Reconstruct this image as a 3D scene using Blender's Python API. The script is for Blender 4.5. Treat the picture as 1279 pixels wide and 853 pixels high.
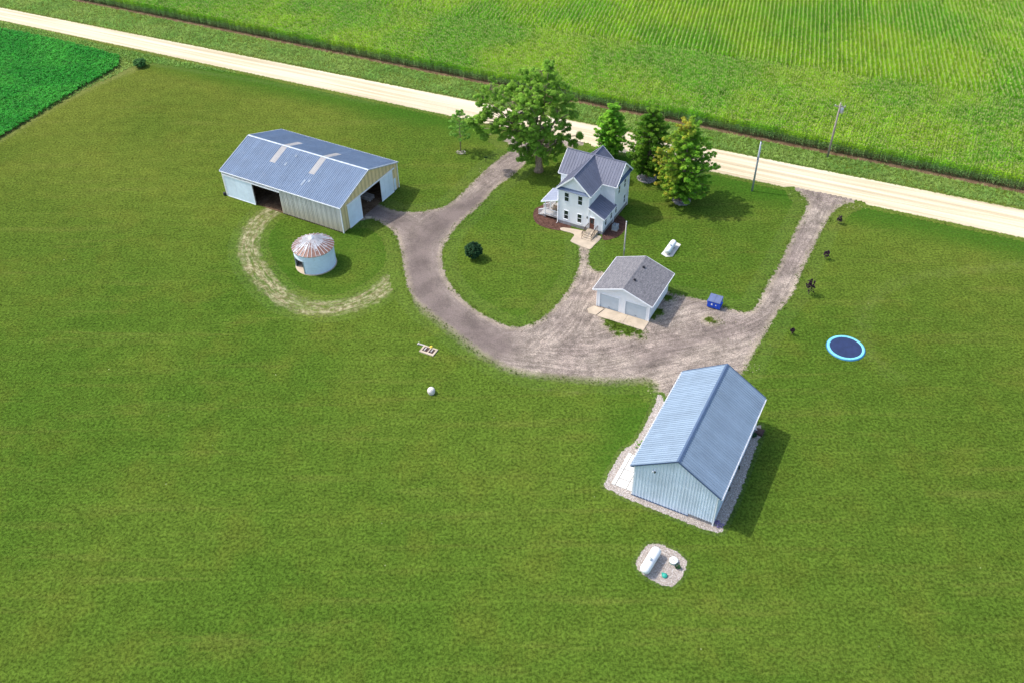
import bpy, bmesh, math, random
import numpy as np
from mathutils import Vector, Matrix, noise as mnoise

for o in list(bpy.data.objects): bpy.data.objects.remove(o)
SC = bpy.context.scene
COL = SC.collection
R = math.radians
random.seed(7); RNG = np.random.default_rng(7)

# ------------------------------------------------------------------ camera, sky, sun, exposure
H_CAM, F_PX, PITCH, ROLL = 70.0, 1117.12, R(41.202), R(-1.0205)
cam = bpy.data.cameras.new('camera'); cam_o = bpy.data.objects.new('camera', cam); COL.objects.link(cam_o)
cam.sensor_width = 36; cam.lens = F_PX / 1279 * 36; cam.clip_start = 0.5; cam.clip_end = 6000
cam_o.matrix_world = (Matrix.Translation((0, 0, H_CAM)) @ Matrix.Rotation(R(90) - PITCH, 4, 'X') @ Matrix.Rotation(ROLL, 4, 'Z'))
SC.camera = cam_o
SUN_EL, SUN_AZ = R(54), R(163)          # azimuth of the sun, counter-clockwise from +X
w = bpy.data.worlds.new('World'); SC.world = w; w.use_nodes = True
nt = w.node_tree; bg = nt.nodes['Background']; sky = nt.nodes.new('ShaderNodeTexSky')
sky.sky_type = 'NISHITA'; sky.sun_disc = False; sky.sun_elevation = SUN_EL
sky.sun_rotation = R(90) - SUN_AZ; sky.air_density = 1.0; sky.dust_density = 2.5
nt.links.new(sky.outputs[0], bg.inputs[0]); bg.inputs[1].default_value = 0.15
sun = bpy.data.lights.new('sun', 'SUN'); sun.energy = 2.0; sun.angle = R(0.6); sun.color = (1, .955, .88)
sun_o = bpy.data.objects.new('sun', sun); COL.objects.link(sun_o)
sd_ = Vector((math.cos(SUN_EL) * math.cos(SUN_AZ), math.cos(SUN_EL) * math.sin(SUN_AZ), math.sin(SUN_EL)))
sun_o.rotation_euler = sd_.to_track_quat('Z', 'Y').to_euler(); sun_o.location = sd_ * 200
SC.view_settings.view_transform = 'Standard'; SC.view_settings.look = 'None'
SC.view_settings.gamma = 1; SC.view_settings.use_curve_mapping = False
SC.view_settings.exposure = 1.0
SC.render.engine = 'CYCLES'
SC.cycles.max_bounces = 6; SC.cycles.transparent_max_bounces = 4

# ------------------------------------------------------------------ survey: where a point seen in the photograph lies on the ground
def G(u, v, z=0.0):
    a = (u - 639.5) / F_PX; b = (v - 426.5) / F_PX
    c, s = math.cos(ROLL), math.sin(ROLL)
    X = c * a + s * b; Y = -s * a + c * b
    cp, sp = math.cos(PITCH), math.sin(PITCH)
    t = (z - H_CAM) / (-sp - Y * cp)
    return (X * t, (cp - Y * sp) * t, z)
def G2(*pts): return np.array([G(*p)[:2] for p in pts])

# ------------------------------------------------------------------ helpers
def tag(o, label=None, cat=None, group=None, kind=None):
    if label: o['label'] = label
    if cat: o['category'] = cat
    if group: o['group'] = group
    if kind: o['kind'] = kind
    return o
def thing(name, label, cat, loc=(0, 0, 0), rz=0, group=None):
    o = bpy.data.objects.new(name, None); COL.objects.link(o); o.empty_display_size = .3
    o.location = loc; o.rotation_euler = (0, 0, rz)
    return tag(o, label, cat, group)
def link(name, me, parent=None, loc=None):
    o = bpy.data.objects.new(name, me); COL.objects.link(o)
    if parent: o.parent = parent
    if loc: o.location = loc
    return o
def copy_tree(o, parent=None):
    c = o.copy(); COL.objects.link(c)
    if parent: c.parent = parent
    for ch in list(o.children): copy_tree(ch, c)
    return c

class MB:
    """collects faces, builds them as one mesh object"""
    def __init__(s): s.v = []; s.f = []; s.m = []; s.sm = []
    def add(s, vs, fs, m=0, smooth=False):
        n = len(s.v); s.v += [tuple(p) for p in vs]
        for f in fs: s.f.append([i + n for i in f]); s.m.append(m); s.sm.append(smooth)
    def box(s, x0, x1, y0, y1, z0, z1, m=0, M=None):
        vs = [Vector((x, y, z)) for z in (z0, z1) for y in (y0, y1) for x in (x0, x1)]
        if M is not None: vs = [M @ p for p in vs]
        s.add(vs, [(0, 2, 3, 1), (4, 5, 7, 6), (0, 1, 5, 4), (2, 6, 7, 3), (0, 4, 6, 2), (1, 3, 7, 5)], m); return s
    def bar(s, a, b, w, h=None, m=0):
        a, b = Vector(a), Vector(b); h = h or w; d = (b - a).normalized()
        u = Vector((0, 0, 1)) if abs(d.z) < .95 else Vector((0, 1, 0))
        x = d.cross(u).normalized(); y = x.cross(d)
        vs = [p + x * (i * w / 2) + y * (j * h / 2) for p in (a, b) for i, j in ((-1, -1), (1, -1), (1, 1), (-1, 1))]
        s.add(vs, [(0, 3, 2, 1), (4, 5, 6, 7), (0, 1, 5, 4), (1, 2, 6, 5), (2, 3, 7, 6), (3, 0, 4, 7)], m); return s
    def tube(s, pts, rad, n=8, m=0, cap=True, smooth=True):
        pts = [Vector(p) for p in pts]; k = len(pts)
        rad = rad if hasattr(rad, '__len__') else [rad] * k
        vs = []; px = None
        for i, p in enumerate(pts):
            d = (pts[min(i + 1, k - 1)] - pts[max(i - 1, 0)]).normalized()
            u = Vector((0, 0, 1)) if abs(d.z) < .9 else Vector((1, 0, 0))
            x = d.cross(u).normalized() if px is None else (px - d * px.dot(d)).normalized()
            px = x; y = d.cross(x)
            vs += [p + (x * math.cos(t * 2 * math.pi / n) + y * math.sin(t * 2 * math.pi / n)) * rad[i] for t in range(n)]
        fs = [(i * n + j, i * n + (j + 1) % n, (i + 1) * n + (j + 1) % n, (i + 1) * n + j) for i in range(k - 1) for j in range(n)]
        if cap: fs += [tuple(range(n - 1, -1, -1)), tuple((k - 1) * n + j for j in range(n))]
        s.add(vs, fs, m, smooth); return s
    def lathe(s, prof, n=24, m=0, c=(0, 0, 0), a0=0, a1=2 * math.pi, smooth=True):
        full = abs(a1 - a0 - 2 * math.pi) < 1e-6; q = n if full else n + 1
        vs = [(c[0] + r * math.cos(a0 + (a1 - a0) * j / n), c[1] + r * math.sin(a0 + (a1 - a0) * j / n), c[2] + z) for r, z in prof for j in range(q)]
        fs = [(i * q + j, i * q + (j + 1) % q, (i + 1) * q + (j + 1) % q, (i + 1) * q + j) for i in range(len(prof) - 1) for j in range(n)]
        s.add(vs, fs, m, smooth); return s
    def prism(s, poly, nrm, t, m=0):
        poly = [Vector(p) for p in poly]; nrm = Vector(nrm); k = len(poly)
        vs = poly + [p + nrm * t for p in poly]
        s.add(vs, [tuple(range(k - 1, -1, -1)), tuple(range(k, 2 * k))] + [(i, (i + 1) % k, k + (i + 1) % k, k + i) for i in range(k)], m); return s
    def mesh(s, name, mats):
        me = bpy.data.meshes.new(name); me.from_pydata(s.v, [], s.f)
        for m in (mats if isinstance(mats, (list, tuple)) else [mats]): me.materials.append(m)
        me.polygons.foreach_set('material_index', s.m); me.polygons.foreach_set('use_smooth', s.sm)
        me.update(); return me
    def build(s, name, mats, parent=None, loc=None): return link(name, s.mesh(name, mats), parent, loc)

def clip(poly, n, d):
    """keep the part of a 2D polygon with n.p <= d"""
    out = []
    for i, p in enumerate(poly):
        q = poly[(i + 1) % len(poly)]; a = n[0] * p[0] + n[1] * p[1] - d; b = n[0] * q[0] + n[1] * q[1] - d
        if a <= 0: out.append(p)
        if (a < 0 < b) or (b < 0 < a):
            t = a / (a - b); out.append((p[0] + t * (q[0] - p[0]), p[1] + t * (q[1] - p[1])))
    return out
def area2(p): return abs(sum(p[i][0] * p[(i + 1) % len(p)][1] - p[(i + 1) % len(p)][0] * p[i][1] for i in range(len(p)))) / 2

def panels(parent, name, poly, along, mat, width=.9, rib=.3, rib_w=.05, rib_h=.025, t=.03, off=0.0, jig=.0, gap=.008):
    """a metal-clad face: the planar polygon is cut into panels along 'along', each its own ribbed part.
    The polygon is wound so that its normal points outwards."""
    poly = [Vector(p) for p in poly]; nrm = Vector((0, 0, 0))
    for i in range(len(poly)): nrm += poly[i].cross(poly[(i + 1) % len(poly)])
    nrm.normalize(); a = Vector(along).normalized(); b = nrm.cross(a).normalized(); o = poly[0]
    P = [((p - o).dot(a), (p - o).dot(b)) for p in poly]
    x0 = min(p[0] for p in P); x1 = max(p[0] for p in P); k = max(1, round((x1 - x0) / width)); wd = (x1 - x0) / k
    to3 = lambda p, h: o + a * p[0] + b * p[1] + nrm * h
    for i in range(k):
        lo, hi = x0 + i * wd, x0 + (i + 1) * wd; jj = random.uniform(0, jig)
        strip = clip(clip(P, (1, 0), hi - gap), (-1, 0), -(lo + gap))
        if len(strip) < 3 or area2(strip) < .01: continue
        mb = MB(); mb.prism([to3(p, off + jj) for p in strip], nrm, t)
        n = max(1, round(wd / rib))
        for j in range(n):
            xc = lo + (j + .5) * wd / n
            rs = clip(clip(P, (1, 0), xc + rib_w / 2), (-1, 0), -(xc - rib_w / 2))
            if len(rs) >= 3 and area2(rs) > .002: mb.prism([to3(p, off + jj + t - .004) for p in rs], nrm, rib_h + .004)
        mb.build(name, mat, parent)

# ------------------------------------------------------------------ node helpers
class N:
    def __init__(s, name, rough=.8, spec=.3, metal=0):
        s.m = bpy.data.materials.new(name); s.m.use_nodes = True; s.t = s.m.node_tree; s.b = s.t.nodes['Principled BSDF']
        s.b.inputs['Roughness'].default_value = rough; s.b.inputs['Specular IOR Level'].default_value = spec; s.b.inputs['Metallic'].default_value = metal
    def new(s, t, **k):
        n = s.t.nodes.new('ShaderNode' + t)
        for a, v in k.items(): setattr(n, a, v)
        return n
    def put(s, sock, v):
        if isinstance(v, bpy.types.NodeSocket): s.t.links.new(v, sock)
        elif isinstance(v, (tuple, list)) and len(v) == 3 and sock.type == 'RGBA': sock.default_value = (*v, 1)
        else: sock.default_value = v
    def pos(s): return s.new('NewGeometry').outputs['Position']
    def local(s): return s.new('TexCoord').outputs['Object']
    def mapped(s, v, scale=(1, 1, 1), rz=0, loc=(0, 0, 0)):
        n = s.new('Mapping'); s.put(n.inputs[0], v); n.inputs['Scale'].default_value = scale; n.inputs['Rotation'].default_value = (0, 0, rz); n.inputs['Location'].default_value = loc; return n.outputs[0]
    def noise(s, v, scale, detail=4, rough=.55, dist=0):
        n = s.new('TexNoise'); s.put(n.inputs['Vector'], v); n.inputs['Scale'].default_value = scale; n.inputs['Detail'].default_value = detail
        n.inputs['Roughness'].default_value = rough; n.inputs['Distortion'].default_value = dist; return n.outputs['Fac']
    def voro(s, v, scale, feature='F1', out='Distance', rnd=1):
        n = s.new('TexVoronoi', feature=feature); s.put(n.inputs['Vector'], v); n.inputs['Scale'].default_value = scale; n.inputs['Randomness'].default_value = rnd; return n.outputs[out]
    def math(s, op, a, b=0, clamp=False):
        n = s.new('Math', operation=op, use_clamp=clamp); s.put(n.inputs[0], a); s.put(n.inputs[1], b); return n.outputs[0]
    def mr(s, v, a, b, c=0, d=1, smooth=True):
        n = s.new('MapRange'); n.interpolation_type = 'SMOOTHSTEP' if smooth else 'LINEAR'
        s.put(n.inputs['Value'], v)
        for k, x in zip(('From Min', 'From Max', 'To Min', 'To Max'), (a, b, c, d)): s.put(n.inputs[k], x)
        return n.outputs[0]
    def mix(s, f, a, b, mode='MIX'):
        n = s.new('Mix', data_type='RGBA', blend_type=mode); s.put(n.inputs[0], f); s.put(n.inputs[6], a); s.put(n.inputs[7], b); return n.outputs[2]
    def mul(s, c, f):
        """scale a colour by a scalar"""
        n = s.new('VectorMath', operation='SCALE'); s.put(n.inputs[0], c); s.put(n.inputs['Scale'], f); return n.outputs[0]
    def attr(s, name, out='Fac'): n = s.new('Attribute'); n.attribute_name = name; return n.outputs[out]
    def rand(s): return s.new('ObjectInfo').outputs['Random']
    def color(s, c): s.put(s.b.inputs['Base Color'], c); return s
    def bump(s, h, strength=.5, dist=.05):
        n = s.new('Bump'); s.put(n.inputs['Height'], h); n.inputs['Strength'].default_value = strength; n.inputs['Distance'].default_value = dist
        s.t.links.new(n.outputs[0], s.b.inputs['Normal']); return s

def plain(name, c, rough=.6, spec=.3, metal=0, var=.12, scale=1.5, bump=0):
    n = N(name, rough, spec, metal); p = n.local()
    f = n.noise(p, scale, 5, .6)
    n.color(n.mul(n.mix(0, c, c), n.mr(f, .3, .7, 1 - var, 1 + var)))
    if bump: n.bump(n.noise(p, scale * 12, 4, .6), .3, bump)
    return n.m

def lawn_colour(n):
    p = n.pos()
    big = n.noise(p, .022, 4, .55, .6); mid = n.noise(p, .16, 5, .6); fine = n.noise(p, 3.4, 5, .74); speck = n.noise(p, 5.0, 4, .75)
    streak = n.noise(n.mapped(p, (.05, .55, 1), R(24)), 1.0, 4, .6, .3)
    west = n.mr(n.new('SeparateXYZ').outputs[0], 0, 1)
    sep = n.new('SeparateXYZ'); n.put(sep.inputs[0], p)
    olive = n.mr(n.math('SUBTRACT', sep.outputs[1], n.math('MULTIPLY', sep.outputs[0], .55)), 100, 190, 0, 1)     # drier turf to the north-west
    east = n.mr(sep.outputs[0], 15, 60, 0, .45)
    k = n.math('ADD', n.math('MULTIPLY', n.math('ADD', olive, east), .55), n.math('MULTIPLY', n.mr(big, .34, .66), .45), True)
    c = n.mix(k, (.060, .116, .0125), (.098, .123, .0180))
    c = n.mix(n.math('MULTIPLY', n.mr(mid, .45, .72), .40), c, (.108, .124, .018))
    s2_ = n.noise(n.mapped(p, (.04, 1.3, 1), R(-14)), 1.0, 3, .6, .2)
    c = n.mul(c, n.mr(s2_, .35, .65, .965, 1.035)); c = n.mul(c, n.mr(big, .3, .7, .92, 1.08))
    fl = n.voro(p, .42); c = n.mix(n.math('MULTIPLY', n.mr(fl, .030, .016), n.mr(mid, .45, .6)), c, (.42, .42, .26))
    c = n.mix(n.math('MULTIPLY', n.mr(streak, .5, .75), .34), c, (.135, .142, .030))
    c = n.mul(c, n.mr(n.noise(p, .5, 4, .6), .3, .7, .90, 1.10))
    c = n.mul(c, n.mr(fine, .30, .70, .44, 1.54))
    c = n.mix(n.mr(speck, .60, .78, 0, .35), c, (.17, .185, .035))
    c = n.mix(n.mr(speck, .42, .28, 0, .65), c, (.018, .042, .003))
    h = n.math('ADD', n.math('MULTIPLY', fine, .8), n.math('MULTIPLY', speck, .6))
    return c, h
def gravel_colour(n, dark=None):
    p = n.pos()
    f = n.noise(p, 9, 3, .75); m = n.noise(p, 1.2, 5, .65); b = n.noise(p, .12, 4, .6); st = n.voro(p, 14, out='Color')
    sep = n.new('SeparateColor'); n.put(sep.inputs[0], st)
    c = n.mix(n.mr(b, .35, .65), (.235, .190, .162), (.300, .250, .205))
    c = n.mul(c, n.mr(m, .3, .7, .80, 1.16)); c = n.mul(c, n.mr(sep.outputs[0], 0, 1, .78, 1.2)); c = n.mul(c, n.mr(f, .3, .7, .78, 1.2))
    c = n.mul(c, n.mr(n.noise(p, 4.5, 4, .8), .32, .68, .72, 1.28))
    return c, n.math('ADD', f, n.math('MULTIPLY', sep.outputs[0], .6))

M = {}
n = N('lawn_grass', 1, .02); c, h = lawn_colour(n)
wear = n.attr('wear'); pn = n.noise(n.pos(), 1.1, 5, .7)
c = n.mix(n.math('MULTIPLY', n.mr(n.math('ADD', wear, n.math('MULTIPLY', pn, .5)), .35, 1.1), .75), c, (.25, .25, .10))
lush = n.attr('lush')
c = n.mix(n.math('MULTIPLY', lush, .75), c, n.mul(n.mix(0, (.032, .098, .008), (0, 0, 0)), n.mr(n.noise(n.pos(), 3, 5, .7), .3, .7, .6, 1.4)))
n.color(c); n.bump(h, .8, .12); M['lawn'] = n.m

n = N('gravel_drive', .95, .1); g, gh = gravel_colour(n); l, lh = lawn_colour(n)
sdv = n.attr('sd'); tone = n.attr('tone'); ac = n.attr('across'); al = n.attr('along')
cx = n.new('CombineXYZ'); n.put(cx.inputs[0], n.math('MULTIPLY', ac, 2.2)); n.put(cx.inputs[1], n.math('MULTIPLY', al, .20))
stk = n.noise(cx.outputs[0], 1.0, 5, .65, .3)
g = n.mul(g, n.mr(stk, .3, .7, .72, 1.22))
g = n.mix(n.math('MULTIPLY', tone, n.mr(n.noise(n.pos(), .7, 4, .6), .2, .6, .6, 1)), g, n.mul(n.mix(0, (.158, .126, .112), (0, 0, 0)), n.mr(n.noise(n.pos(), 6, 4, .7), .3, .7, .82, 1.2)))
edge = n.math('ADD', sdv, n.math('ADD', n.math('MULTIPLY', n.math('SUBTRACT', n.noise(n.pos(), 1.6, 5, .7), .5), 1.5), n.math('MULTIPLY', n.math('SUBTRACT', n.noise(n.pos(), 7, 3, .7), .5), .7)))
pale = n.mr(edge, .9, .15, 0, .30)
g = n.mix(pale, g, (.38, .32, .21))
sf = n.attr('soft'); wdt = n.math('ADD', .12, n.math('MULTIPLY', sf, .95))
bl = n.mr(n.noise(n.pos(), .35, 5, .7), .35, .62, .72, 1.12)
n.color(n.mix(n.mr(edge, n.math('MULTIPLY', wdt, -1), wdt), l, n.mul(g, bl))); n.bump(n.math('ADD', gh, lh), .5, .05); M['drive'] = n.m

n = N('road_gravel', .95, .1); l, lh = lawn_colour(n); p = n.pos(); sdv = n.attr('sd'); ac = n.attr('across'); al = n.attr('along')
cx = n.new('CombineXYZ'); n.put(cx.inputs[0], n.math('MULTIPLY', ac, 1.3)); n.put(cx.inputs[1], n.math('MULTIPLY', al, .02))
stk = n.noise(cx.outputs[0], 1.0, 4, .6, .2)
g = n.mix(n.mr(n.noise(p, .05, 3, .6), .35, .65), (.51, .42, .275), (.55, .46, .32))
g = n.mix(n.mr(stk, .42, .66), g, (.64, .56, .41)); g = n.mul(g, n.mr(n.noise(p, 3, 5, .7), .3, .7, .93, 1.06)); g = n.mul(g, n.mr(stk, .28, .55, .80, 1))
edge = n.math('ADD', sdv, n.math('MULTIPLY', n.math('SUBTRACT', n.noise(p, 2.2, 5, .7), .5), 1.1))
n.color(n.mix(n.mr(edge, -.12, .15), l, g)); n.bump(n.noise(p, 8, 3, .7), .3, .03); M['road'] = n.m

n = N('worn_track_soil', .95, .1); l, lh = lawn_colour(n); p = n.pos(); sdv = n.attr('sd'); ac = n.attr('across'); al = n.attr('along')
cx = n.new('CombineXYZ'); n.put(cx.inputs[0], n.math('MULTIPLY', ac, 2.4)); n.put(cx.inputs[1], n.math('MULTIPLY', al, .42))
st = n.noise(cx.outputs[0], 1, 5, .7, .6)
soil = n.mix(n.mr(n.noise(p, 1.4, 5, .7), .4, .62), (.17, .135, .07), (.42, .37, .23))
soil = n.mul(soil, n.mr(n.noise(p, 7, 3, .7), .3, .7, .75, 1.25))
k = n.math('MULTIPLY', n.mr(n.math('ADD', sdv, n.math('MULTIPLY', n.math('SUBTRACT', n.noise(p, 1.1, 5, .7), .5), 1.6)), -.1, .9), n.math('MULTIPLY', n.mr(st, .30, .66), n.mr(n.noise(p, .28, 4, .65), .34, .54, .55, 1)))
n.color(n.mix(n.math('MULTIPLY', k, .9), l, soil)); n.bump(lh, .6, .08); M['track'] = n.m

n = N('bare_soil', .95, .1); p = n.pos()
n.color(n.mul(n.mix(n.mr(n.noise(p, .8, 5, .7), .35, .65), (.085, .05, .028), (.17, .115, .07)), n.mr(n.noise(p, 5, 4, .7), .3, .7, .7, 1.3))); n.bump(n.noise(p, 4, 5, .7), .7, .1); M['soil'] = n.m
n = N('mulch', .95, .1); p = n.pos()
n.color(n.mul(n.mix(n.mr(n.noise(p, 2, 4, .7), .35, .65), (.085, .042, .032), (.15, .08, .06)), n.mr(n.voro(p, 12, out='Distance'), 0, .7, 1.5, .55))); n.bump(n.voro(p, 12), .7, .06); M['mulch'] = n.m
n = N('landscape_stone', .9, .2); p = n.pos(); v = n.voro(p, 15, out='Color'); s3 = n.new('SeparateColor'); n.put(s3.inputs[0], v)
dd = n.voro(p, 15)
c = n.mix(n.mr(s3.outputs[0], 0, 1, 0, 1, False), (.33, .275, .24), (.52, .455, .40)); c = n.mix(n.mr(s3.outputs[1], .8, 1), c, (.72, .68, .64))
c = n.mul(c, n.mr(dd, .25, .75, 1.1, .55)); l, lh = lawn_colour(n)
edge = n.math('ADD', n.attr('sd'), n.math('MULTIPLY', n.math('SUBTRACT', n.noise(p, 2.2, 5, .7), .5), .8))
n.color(n.mix(n.mr(edge, -.05, .05), l, c)); n.bump(dd, .8, -.06); M['stone'] = n.m
n = N('grey_stone_bed', .9, .2); p = n.pos(); v = n.voro(p, 8, out='Color'); s3 = n.new('SeparateColor'); n.put(s3.inputs[0], v); dd = n.voro(p, 8)
n.color(n.mul(n.mix(n.mr(s3.outputs[0], 0, 1, 0, 1, False), (.20, .18, .18), (.50, .47, .46)), n.mr(dd, .25, .75, 1.1, .5))); n.bump(dd, .8, -.06); M['greystone'] = n.m

def foliage(name, c1, c2, pat=.05, trans=.35, tint=False, rough=.55):
    n = N(name, rough, .08); p = n.pos()
    big = n.noise(p, pat, 4, .6)
    c = n.mix(n.mr(big, .38, .62), c1, c2)
    c = n.mul(c, n.mr(n.rand(), 0, 1, .66, 1.32, False)); c = n.mul(c, n.mr(n.noise(p, 2.5, 3, .7), .3, .7, .78, 1.24))
    if tint: c = n.mix(n.attr('tint'), c, tint)
    c = n.mul(c, n.attr('shade')) if tint is not False else c
    n.color(c)
    tr = n.new('BsdfTranslucent'); n.put(tr.inputs[0], n.mul(c, 1.25)); mx = n.new('MixShader'); mx.inputs[0].default_value = trans
    out = n.t.nodes['Material Output']; n.t.links.new(n.b.outputs[0], mx.inputs[1]); n.t.links.new(tr.outputs[0], mx.inputs[2]); n.t.links.new(mx.outputs[0], out.inputs[0])
    return n.m
M['corn'] = foliage('corn_leaf', (.17, .43, .016), (.32, .53, .020), .05, .42, rough=.7)
M['corn_low'] = foliage('corn_lower_leaf', (.25, .42, .15), (.32, .46, .17), .05, .4)
M['tassel'] = plain('corn_tassel', (.62, .56, .26), .8)
M['soy'] = foliage('soybean_leaf', (.028, .27, .024), (.055, .34, .034), .12, .3)
M['verge'] = foliage('verge_grass_blade', (.25, .42, .10), (.35, .48, .13), .12, .4)
M['shrubgreen'] = foliage('shrub_leaf', (.028, .075, .025), (.045, .10, .03), .5, .2)
M['purple'] = foliage('purple_leaf', (.035, .016, .028), (.06, .028, .04), .5, .2)
M['bark'] = plain('bark', (.27, .205, .15), .9, .1, var=.35, scale=3, bump=.05)

def metal(name, c, rough=.45, spec=.5, met=.0, stain=None, grad=None, bands=0):
    n = N(name, rough, spec, met); p = n.local()
    c0 = n.mul(n.mix(0, c, c), n.mr(n.rand(), 0, 1, .955, 1.045, False))
    c0 = n.mul(c0, n.mr(n.noise(p, .5, 5, .65), .3, .7, .93, 1.07))
    if stain: c0 = n.mix(n.mr(n.noise(p, 1.2, 5, .75), .56, .74, 0, stain[1]), c0, stain[0])
    if grad:
        sp = n.new('SeparateXYZ'); n.put(sp.inputs[0], p)
        c0 = n.mix(n.mr(n.math('ADD', sp.outputs[2], n.math('MULTIPLY', n.noise(p, 1.5, 4, .7), 1.0)), grad[1], grad[2], grad[3], 0), c0, grad[0])
    if bands:
        sp = n.new('SeparateXYZ'); n.put(sp.inputs[0], p); fr = n.math('FRACT', n.math('MULTIPLY', sp.outputs[bands - 1], 1 / .84))
        c0 = n.mul(c0, n.mr(n.math('ABSOLUTE', n.math('SUBTRACT', fr, .5)), .12, .42, 1.06, .84))
    n.color(c0); return n.m
M['barn_roof'] = metal('barn_roof_metal', (.150, .210, .305), .62, .25, .0, ((.26, .30, .36), .5))
M['skylight'] = metal('fibreglass_skylight', (.36, .35, .34), .7, .2)
M['barn_wall'] = metal('galvanised_wall', (.60, .58, .52), .6, .3, .0, ((.50, .49, .44), .6), ((.56, .46, .30), .4, 3.4, .75), 2)
M['tan'] = metal('tan_wall_metal', (.74, .60, .32), .5, .35, 0, ((.62, .52, .32), .5), None, 1)
M['white_metal'] = metal('white_metal', (.72, .82, .90), .5, .35)
M['trim_white'] = plain('white_trim', (.86, .87, .88), .5, var=.04)
M['shed_roofc'] = metal('shed_roof_metal', (.215, .285, .365), .62, .25)
M['shed_wall'] = metal('shed_wall_metal', (.70, .78, .87), .5, .4)
M['dull_trim'] = plain('weathered_trim', (.45, .50, .56), .6, var=.15)
M['patch'] = plain('roof_patch_metal', (.20, .25, .31), .6, var=.2)
M['navy_trim'] = plain('dark_blue_trim', (.07, .11, .19), .4, var=.05)
M['house_roof'] = metal('house_roof_metal', (.140, .150, .200), .6, .3)
M['porch_roof'] = metal('porch_roof_metal', (.27, .30, .38), .6, .3)
M['concrete'] = plain('concrete', (.44, .365, .275), .9, .1, var=.12, scale=.8, bump=.01)
M['concrete_white'] = plain('new_concrete', (.56, .54, .50), .9, .1, var=.06, scale=.8)
M['foundation'] = plain('foundation_block', (.26, .25, .25), .9, .1, var=.2, scale=2, bump=.02)
M['door_panel'] = plain('garage_door_paint', (.50, .56, .60), .5, var=.04)
M['dark'] = plain('dark_interior', (.04, .04, .045), .8)
M['wood'] = plain('weathered_wood', (.34, .27, .20), .85, var=.25, scale=2)
M['lumber'] = plain('grey_lumber', (.42, .39, .36), .8, var=.2)
M['brown_door'] = plain('brown_door', (.13, .045, .03), .45)
M['rail'] = plain('bronze_railing', (.07, .045, .035), .5)
M['black'] = plain('black_plastic', (.025, .025, .03), .5)
M['galv'] = plain('galvanised_steel', (.42, .45, .48), .4, .5, .3)
M['polewood'] = plain('pole_wood', (.30, .26, .23), .9, .1, var=.2)
M['tank'] = plain('tank_enamel', (.82, .82, .82), .35, .5, var=.05, scale=1)
M['teal'] = plain('teal_plastic', (.03, .33, .25), .45)
M['blue'] = plain('blue_paint', (.010, .085, .58), .4, .5, var=.12, scale=3)
M['blue_lid'] = plain('grey_blue_lid', (.10, .13, .24), .5, var=.15)
M['white_mark'] = plain('white_decal', (.8, .8, .8), .5)
M['navy'] = plain('trampoline_mat', (.018, .030, .085), .6, var=.15)
M['cyan'] = plain('trampoline_pad', (.17, .52, .66), .45, var=.12)
M['yellow'] = plain('yellow_plastic', (.65, .5, .06), .5)
M['brown'] = plain('dark_brown_stain', (.055, .03, .025), .7)
M['bin_wall'] = metal('bin_galvanised', (.64, .76, .86), .5, .35, .05, ((.42, .42, .42), .4))
n = N('rusty_galvanised_roof', .55, .4, .1); p = n.local(); r = n.noise(n.mapped(p, (1, 1, .4)), 1.3, 6, .8, .5)
sp = n.new('SeparateXYZ'); n.put(sp.inputs[0], p)
kk = n.math('ADD', n.math('ADD', r, n.mr(n.rand(), 0, 1, -.09, .09, False)), n.mr(sp.outputs[2], 3.7, 3.1, -.10, .09, False))
n.color(n.mix(n.mr(kk, .44, .53), n.mul(n.mix(0, (.44, .45, .48), (0, 0, 0)), n.mr(n.noise(p, 4, 3, .7), .3, .7, .7, 1.15)), n.mix(n.noise(p, 5, 3, .7), (.14, .062, .042), (.25, .145, .11)))); M['bin_roof'] = n.m
M['bin_rib'] = metal('bin_rib_metal', (.50, .49, .50), .5, .3, 0, ((.45, .30, .24), .6))
n = N('window_glass', .08, .8); n.color((.012, .022, .028)); M['glass'] = n.m
n = N('house_siding', .55, .3); p = n.local(); sp = n.new('SeparateXYZ'); n.put(sp.inputs[0], p)
sw = n.math('FRACT', n.math('MULTIPLY', sp.outputs[2], 1 / .16))
n.color(n.mul(n.mix(0, (.88, .89, .90), (0, 0, 0)), n.mr(n.noise(p, .7, 4, .6), .3, .7, .97, 1.03))); n.bump(sw, .9, .02); M['siding'] = n.m
n = N('asphalt_shingle', .9, .15); p = n.local()
br = n.new('TexBrick'); n.put(br.inputs[0], n.mapped(p, (1, 1, 1), R(90))); br.inputs['Scale'].default_value = 1; br.inputs['Brick Width'].default_value = .32; br.inputs['Row Height'].default_value = .135
br.inputs['Mortar Size'].default_value = .012; br.inputs['Color1'].default_value = (.145, .140, .150, 1); br.inputs['Color2'].default_value = (.215, .208, .215, 1); br.inputs['Mortar'].default_value = (.10, .10, .11, 1)
n.color(n.mul(br.outputs[0], n.mr(n.noise(p, 5, 5, .8), .3, .7, .75, 1.25))); n.bump(n.noise(p, 12, 4, .7), .5, .02); M['shingle'] = n.m

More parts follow.
